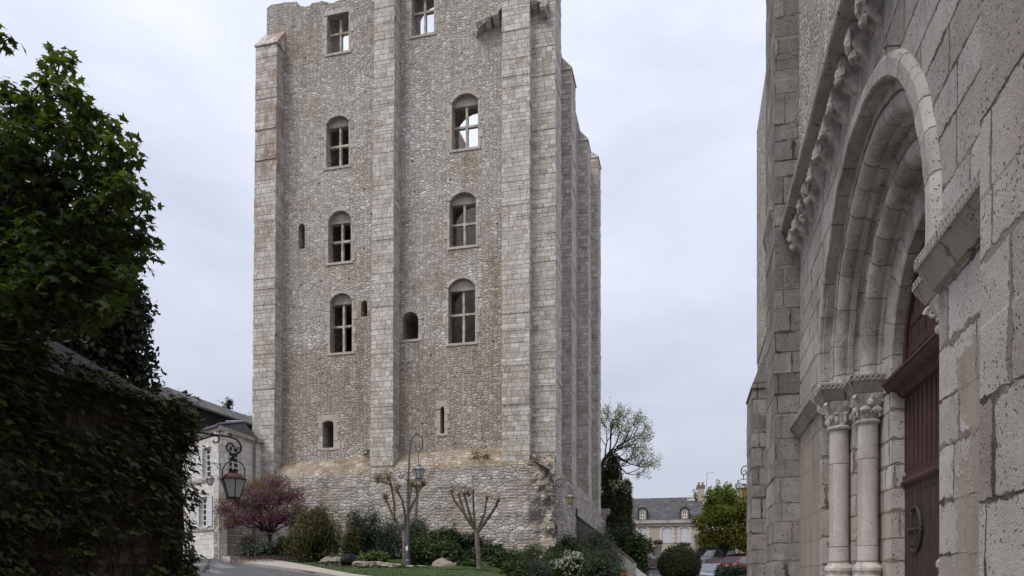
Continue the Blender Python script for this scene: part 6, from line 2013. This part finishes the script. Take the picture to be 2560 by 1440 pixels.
# little tree showing over the roofs on the left
r = random.Random(17); p = atD(571, 1012, 75); gz = zg(p.x, p.y)
t = thing("young_tree", "little leafy treetop showing above the roofs left of the keep", "tree", (p.x, p.y, gz))
foliage([(p.x, p.y, p.z, .55, .5, .7), (p.x + .25, p.y, p.z + .35, .3, .3, .35), (p.x - .3, p.y, p.z - .4, .35, .3, .3)], 260, .28, OVAL, r, shell=.6).build("crown", MG, t)
m = MB(); m.tube([(p.x, p.y, gz), (p.x, p.y, p.z + .5)], [.15, .03], 6); m.tube([(p.x, p.y, p.z - .2), (p.x - 1.5, p.y, p.z + .6)], [.03, .015], 4); m.build("trunk", M_BARKD, t)
p = atD(620, 1036, 85); gz = zg(p.x, p.y)
t = thing("leafy_tree", "dark rounded treetop just visible left of the keep roof line", "tree", (p.x, p.y, gz))
foliage([(p.x + q_ * .8, p.y, p.z - 1.0 + .2 * (q_ % 2), 1.0, 1.0, 1.0) for q_ in range(-2, 3)], 700, .3, OVAL, r).build("crown", DG, t)
m = MB(); m.tube([(p.x, p.y, gz), (p.x, p.y, p.z - .6)], [.2, .1], 6); m.build("trunk", M_BARKD, t)

# ornamental tree with drooping yellow-green foliage
r = random.Random(61); D = 60.0
p = atD(1812, 1405, D); gz = zg(p.x, p.y)
at_ = thing("acacia_tree", "round yellow-green tree with spiky top beside the church buttress", "tree", (p.x, p.y, gz))
bl, k_ = [], D / 1800
for (px, py, rx, ry) in ((1790, 1245, 28, 28), (1815, 1235, 26, 26), (1835, 1265, 34, 30), (1800, 1285, 40, 30), (1770, 1300, 26, 24), (1850, 1310, 34, 34), (1815, 1325, 44, 30), (1775, 1335, 28, 20), (1865, 1345, 30, 30), (1840, 1350, 30, 22), (1865, 1275, 22, 30), (1752, 1318, 14, 12), (1780, 1262, 22, 22), (1890, 1320, 30, 40), (1800, 1350, 26, 14), (1760, 1345, 22, 20), (1870, 1370, 20, 14), (1880, 1290, 26, 40), (1742, 1300, 16, 14)):
    q_ = atD(px, py, D + r.uniform(-.7, .7)); bl.append((q_.x, q_.y, q_.z, rx * k_, rx * k_, ry * k_))
m = MB(); fk = Vector((p.x, p.y, gz + 1.9))
limb(m, (p.x, p.y, gz - .1), fk, .20, .16, r, n=4, wob=.01)
for b in bl: limb(m, fk, b[:3], .07, .015, r, sag=.2, n=5)
tops = []
for (px, py, dx) in ((1778, 1215, -.35), (1795, 1200, .0), (1820, 1208, .1), (1845, 1205, .25), (1742, 1225, -.9), (1862, 1215, .3)):
    a = atD(px, py + 28, D); b = atD(px + dx * 8, py, D); m.tube([a, b], [.03, .01], 5); tops.append((a, b))
m.build("trunk", M_BARKD, at_)
up_ = MB()
for a, b in tops:
    for _ in range(60):
        q_ = a.lerp(b, r.random()); add_leaf(up_, q_ + rdir(r) * .16, rdir(r) + Vector((0, 0, -.2)), rdir(r), r.uniform(.14, .24), OVAL)
M_ACA = leaf_mat("acacia_leaf", (.105, .150, .032), (.175, .215, .042), (.27, .29, .07), .5)
M_ACAY = leaf_mat("acacia_gold_leaf", (.125, .130, .024), (.205, .195, .034), (.29, .27, .055), .5)
foliage([b for b in bl if b[2] > atD(0, 1290, D).z], 6500, .26, OVAL, r, up=.3, out=.5, rand=.7, droop=.5, shell=.42, m=up_).build("crown", M_ACA, at_)
foliage([b for b in bl if b[2] <= atD(0, 1262, D).z], 9500, .26, OVAL, r, up=.3, out=.5, rand=.7, droop=.6, shell=.42).build("lower_crown", M_ACAY, at_)
# clipped bush and hedge in the car park
r = random.Random(71); D = 47.0
x, y, z = gpt(1698, 1452, D); k_ = D / 1800
cb = thing("clipped_bush", "large clipped round bush of dense dark green before the parked cars", "shrub", (x, y, z))
zc = atD(1698, 1412, D).z
foliage([(x, y, zc, 53 * k_, 53 * k_, 45 * k_)], 20000, .19, LANCE, r, up=.3, out=.6, rand=.5, shell=.16, axis_up=.4, lump=.06).build("foliage", lm_("clipped", (.018, .024, .008), (.034, .040, .012), (.058, .062, .018)), cb)
m = MB(); limb(m, (x, y, z - .1), (x, y, zc), .12, .08, r); m.build("stems", MSTEM, cb)
x, y, z = gpt(1850, 1440, 44.5)
hg = thing("low_hedge", "low dark clipped hedge in front of the red car by the church", "hedge", (x, y, z))
zt = atD(1850, 1409, 44.5).z
fh_ = foliage([(x + i * .55 - 1.1, y + .05 * i, (z + zt) / 2, .42, .45, (zt - z) / 2) for i in range(9)], 15000, .13, OVAL, r, up=.4, out=.8, rand=.6, shell=.3)
fh_.build("foliage", DG, hg)
shrub("dark green hedge behind the railings left of the gate pillar", 1600, 1402, 80, 52, 84, DG, 1800, .22, seed=33)
shrub("bushy green growth behind the railings under the yellow-green tree", 1700, 1400, 70, 40, 84, DG, 1200, .22, seed=34)

# grey stone wall right of the railings
m = MB(); a = atY(1838, 1400, 82); m.box(a.x, a.x + 12, 82, 82.4, 1.2, atY(1838, 1340, 82).z)
o = m.build("boundary_wall", M_HRUB, None, loc=(a.x + 4, 82, 1.3)); tag(o, "grey rubble boundary wall at the right end of the railings", "wall")
m = MB(); a = atY(1735, 1400, 88); m.box(a.x, a.x + 22, 88, 88.4, 1.2, atY(1735, 1338, 88).z); m.box(a.x, a.x + 22, 87.9, 88.5, atY(1735, 1338, 88).z + .003, atY(1735, 1338, 88).z + .15)
o = m.build("garden_back_wall", M_HRUB, None, loc=(a.x + 8, 88, 1.5)); tag(o, "coped rubble garden wall behind the railing and yellow-green tree", "wall")
shrub("dark hedge growing along the railing beneath the yellow-green tree", 1790, 1402, 96, 50, 83.5, DG, 2600, .22, seed=35)
# gate pillar
YF = 80.0
x0, zt = atY(1637, 1349, YF).x, atY(1637, 1349, YF).z; x1 = atY(1654, 1349, YF).x; gz = zg((x0 + x1) / 2, YF)
gp_ = thing("gate_pillar", "square stone gate pillar with dark moulded cap", "pillar", ((x0 + x1) / 2, YF, gz))
m = MB(); m.box(x0, x1, YF - .4, YF + .4, gz - .1, zt - .55); m.box(x0 - .05, x1 + .05, YF - .45, YF + .45, gz - .1, gz + .4); m.box(x0 - .03, x1 + .03, YF - .43, YF + .43, zt - .85, zt - .7); m.build("shaft", simple("pillar_stone", (.20, .185, .165), .95, var=.35, scale=3, bump=.4), gp_)
m = MB(); m.lathe([(.56, zt - .55), (.64, zt - .42), (.70, zt - .30), (.70, zt - .2), (.60, zt - .08), (.3, zt)], ((x0 + x1) / 2, YF, 0), 4, ph=math.pi / 4); m.build("cap", simple("pillar_cap_brown", (.10, .07, .062), .9, var=.3), gp_)
def railing(px0, px1, label):
    a, b = atY(px0, 1400, YF), atY(px1, 1400, YF); gz = zg((a.x + b.x) / 2, YF); zt = atY(px0, 1371, YF).z
    t = thing("iron_railing", label, "railing", ((a.x + b.x) / 2, YF, gz), "railings before the far house")
    m = MB(); n = int((b.x - a.x) / .16)
    for i in range(n + 1):
        x = a.x + (b.x - a.x) * i / n; m.tube([(x, YF, gz + .3), (x, YF, zt - .08), (x, YF, zt + .06)], [.022, .022, .004], 4)
    m.build("bars", M_LIRON, t)
    m = MB(); m.box(a.x, b.x, YF - .02, YF + .02, gz + .42, gz + .48); m.box(a.x, b.x, YF - .02, YF + .02, zt - .30, zt - .24); m.build("rails", M_LIRON, t)
    m = MB(); m.box(a.x, b.x, YF - .15, YF + .15, gz - .1, gz + .3); m.build("base", M_HRUB, t)
railing(1578, 1635, "dark iron railing left of the gate pillar")
railing(1742, 1838, "grey iron railing behind the parked van and cars")

# ------------------------------------------------------------------ cars
M_TYRE = simple("tyre_rubber", (.018, .018, .018), .8)
M_RIM = simple("wheel_alloy", (.35, .35, .36), .35, metal=.7)
kg = NT("car_glass"); M_CGLASS = kg.done((.16, .18, .20), .08, metal=.4, spec=.8)
M_LAMP = simple("headlamp", (.6, .6, .6), .15, spec=.7)
M_TAIL = simple("tail_lamp", (.30, .02, .02), .2, spec=.6)
M_TRIM = simple("car_black_trim", (.022, .022, .024), .6)
def paint(name, c):
    k = NT(name); k.done(k.mix(k.ss(k.noise(k.obj(), 4, 3), .3, .7), c, tuple(x * .92 for x in c)), .28, spec=.5)
    k.b.inputs['Coat Weight'].default_value = .6; k.b.inputs['Coat Roughness'].default_value = .06
    return k.m
def car(label, loc, rz, col, kind='hatch', L_=3.9, W=1.66, H=1.45, plate=(.75, .75, .72), cat="car", group="cars parked beyond the clipped bush", name="parked_car"):
    """local frame: front towards +x, wheels on z = 0"""
    t = thing(name, label, cat, loc, group, rz)
    x0, x1 = -L_ / 2, L_ / 2
    low = [(x0, .35), (x0 - .0, .62), (x0 + .05, .92), (x1 - 1.15, .95), (x1 - .35, .78), (x1 - .03, .62), (x1, .35), (x1 - .1, .22), (x0 + .1, .22)]
    if kind == 'van': low = [(x0, .45), (x0, 1.12), (x1 - .75, 1.12), (x1 - .08, .98), (x1, .5), (x1 - .05, .3), (x0 + .05, .3)]
    paintm = paint("paint_" + "_".join(label.split()[:3]).replace("-", "_"), col)
    def loft(prof, ws, m):
        n = len(prof); vs = []
        for (yy, ins) in ws:
            cx = sum(p[0] for p in prof) / n; cz = sum(p[1] for p in prof) / n
            for (a, b) in prof: vs.append((cx + (a - cx) * ins, yy, cz + (b - cz) * (ins if ins < 1 else 1)))
        fs = [tuple(range(n))] + [tuple(range((len(ws) - 1) * n, len(ws) * n))[::-1]]
        for i in range(len(ws) - 1):
            for k_ in range(n): fs.append((i * n + k_, (i + 1) * n + k_, (i + 1) * n + (k_ + 1) % n, i * n + (k_ + 1) % n))
        m.add(vs, fs)
    m = MB(); loft(low, [(-W / 2, .93), (-W / 2 + .06, 1), (W / 2 - .06, 1), (W / 2, .93)], m)
    if kind == 'hatch': top = [(x0 + .06, .90), (x0 + .28, H - .06), (x0 + .6, H), (x1 - 2.1, H), (x1 - 1.0, .92)]
    elif kind == 'estate': top = [(x0 + .05, .92), (x0 + .22, H - .05), (x0 + .5, H), (x1 - 2.0, H), (x1 - 1.05, .92)]
    else: top = [(x0 + .02, 1.1), (x0 + .05, H), (x1 - 1.25, H), (x1 - .72, 1.1)]
    wt_, wb_ = W * .40, W * .475
    def wid(z): return wb_ + (wt_ - wb_) * (z - .92) / (H - .92)
    vs = []
    for s_ in (-1, 1):
        for a, b in top: vs.append((a, s_ * wid(b), b))
    n = len(top)
    m.add(vs, [tuple(range(n))[::-1], tuple(range(n, 2 * n))] + [(k_, k_ + n, (k_ + 1) % n + n, (k_ + 1) % n) for k_ in range(n)])
    body = m.build("body", paintm, t, local=True)
    gl = MB()
    # windscreen and rear window set just proud of the cabin, side glass
    def quad_on(a, b, f0, f1, inset, m):
        A = [a[0] + (b[0] - a[0]) * f0, a[1] + (b[1] - a[1]) * f0]; B = [a[0] + (b[0] - a[0]) * f1, a[1] + (b[1] - a[1]) * f1]
        dx, dz = B[0] - A[0], B[1] - A[1]; l_ = math.hypot(dx, dz); nx_, nz_ = dz / l_ * .008, -dx / l_ * .008
        if (A[0] + nx_) * (1 if A[0] > 0 else -1) < A[0] * (1 if A[0] > 0 else -1): nx_, nz_ = -nx_, -nz_
        m.add([(A[0] + nx_, -wid(A[1]) + inset, A[1] + abs(nz_)), (A[0] + nx_, wid(A[1]) - inset, A[1] + abs(nz_)), (B[0] + nx_, wid(B[1]) - inset, B[1] + abs(nz_)), (B[0] + nx_, -wid(B[1]) + inset, B[1] + abs(nz_))], [(0, 1, 2, 3)])
    f = MB(); quad_on(top[-1], top[-2], .06, .93, .10, f); f.build("windscreen", M_CGLASS, t, local=True)
    f = MB(); quad_on(top[0], top[1], .15, .95, .12, f); f.build("rear_window", M_CGLASS, t, local=True)
    for s_ in (-1, 1):
        f = MB()
        zb, zt = top[0][1] + .06, H - .09
        def xa(z): return top[-1][0] + (top[-2][0] - top[-1][0]) * (z - top[-1][1]) / (H - top[-1][1])
        def xb(z): return top[0][0] + .12 + (top[1][0] - top[0][0]) * (z - top[0][1]) / max(.1, H - top[0][1])
        xm = (xa(zb) + xb(zb)) / 2 - .1
        for (p0, p1, p2, p3) in (((xm + .04, zb), (xa(zb) - .16, zb), (xa(zt) - .06, zt), (xm + .04, zt)), ((xb(zb) + .05, zb), (xm - .04, zb), (xm - .04, zt), (xb(zt) + .05, zt))):
            f.add([(q_[0], s_ * (wid(q_[1]) + .008), q_[1]) for q_ in (p0, p1, p2, p3)], [(0, 1, 2, 3)])
        f.build("side_window", M_CGLASS, t, local=True)
    R_ = .29 if kind != 'van' else .33
    for xx in (x0 + .68, x1 - .72):
        for s_ in (-1, 1):
            w_ = MB(); w_.lathe([(R_ * .6, -.09), (R_ * .95, -.09), (R_, -.06), (R_, .06), (R_ * .95, .09), (R_ * .6, .09)], (xx, s_ * (W / 2 - .08), R_), 18, ax=(0, 1, 0)); wo = w_.build("wheel", M_TYRE, t, local=True)
            q_ = MB(); q_.lathe([(.02, -.10), (R_ * .6, -.095), (R_ * .6, .095), (.02, .10)], (xx, s_ * (W / 2 - .08), R_), 14, ax=(0, 1, 0)); q_.build("rim", M_RIM, wo, local=True)
    for s_ in (-1, 1):
        h = MB(); h.ball((x1 - .14, s_ * (W / 2 - .27), .68 if kind != 'van' else .78), .13, .19, .085, 10, 6); h.build("headlight", M_LAMP, t, local=True)
        h = MB(); h.box(x0 - .012, x0 + .08, s_ * (W / 2 - .16) - .09, s_ * (W / 2 - .16) + .09, .66, .92); h.build("tail_light", M_TAIL, t, local=True)
        h = MB(); h.ball((top[-1][0] - .18, s_ * (W / 2 + .06), .99 if kind != 'van' else 1.2), .07, .10, .07, 8, 6); h.build("mirror", paintm, t, local=True)
    m = MB(); m.box(x1 - .06, x1 + .03, -W / 2 + .08, W / 2 - .08, .28, .44); m.box(x1 - .10, x1 + .012, -.42, .42, .50, .60); m.build("bumper", M_TRIM, t, local=True)
    m = MB(); m.box(x0 - .04, x0 + .06, -W / 2 + .08, W / 2 - .08, .28, .46); m.build("bumper", M_TRIM, t, local=True)
    m = MB(); m.box(x1 + .031, x1 + .04, -.26, .26, .31, .42); m.build("number_plate", simple("plate_front", plate, .5), t, local=True)
    m = MB(); m.box(x0 - .05, x0 - .041, -.26, .26, .50, .61); m.build("number_plate", simple("plate_rear", (.62, .45, .05) if col[0] > .05 and col[1] < .02 else plate, .5), t, local=True)
    return t
def cpos(px, D): p = atD(px, 1440, D); return (p.x, p.y, zg(p.x, p.y) + .03)
a = math.pi / 2
car("maroon hatchback seen from behind below the gate pillar", cpos(1616, 66), a - .42, (.075, .012, .018), 'hatch', 3.6, 1.6, 1.42)
c_ = cpos(1776, 50.5); car("grey-blue hatchback facing the viewer beside the clipped bush", (c_[0], c_[1], atD(1776, 1409, 50.5).z - 1.45), -a + .05, (.23, .26, .31), 'hatch', 3.8, 1.66, 1.45)
c_ = cpos(1833, 55); car("red hatchback with bright sloping windscreen behind the low hedge", (c_[0], c_[1], atD(1835, 1391, 55).z - 1.45), -a - .55, (.33, .035, .045), 'hatch', 4.0, 1.68, 1.45)
c_ = cpos(1838, 62); car("dark blue estate car behind the red hatchback", (c_[0], c_[1], atD(1838, 1384, 62).z - 1.45), math.pi + .15, (.012, .016, .035), 'estate', 4.3, 1.7, 1.45)
c_ = cpos(1786, 62); car("beige boxy van parked before the iron railing", (c_[0], c_[1], atD(1784, 1376, 62).z - 1.75), math.pi + .62, (.30, .275, .235), 'van', 3.1, 1.6, 1.75, cat="van", name="parked_van")
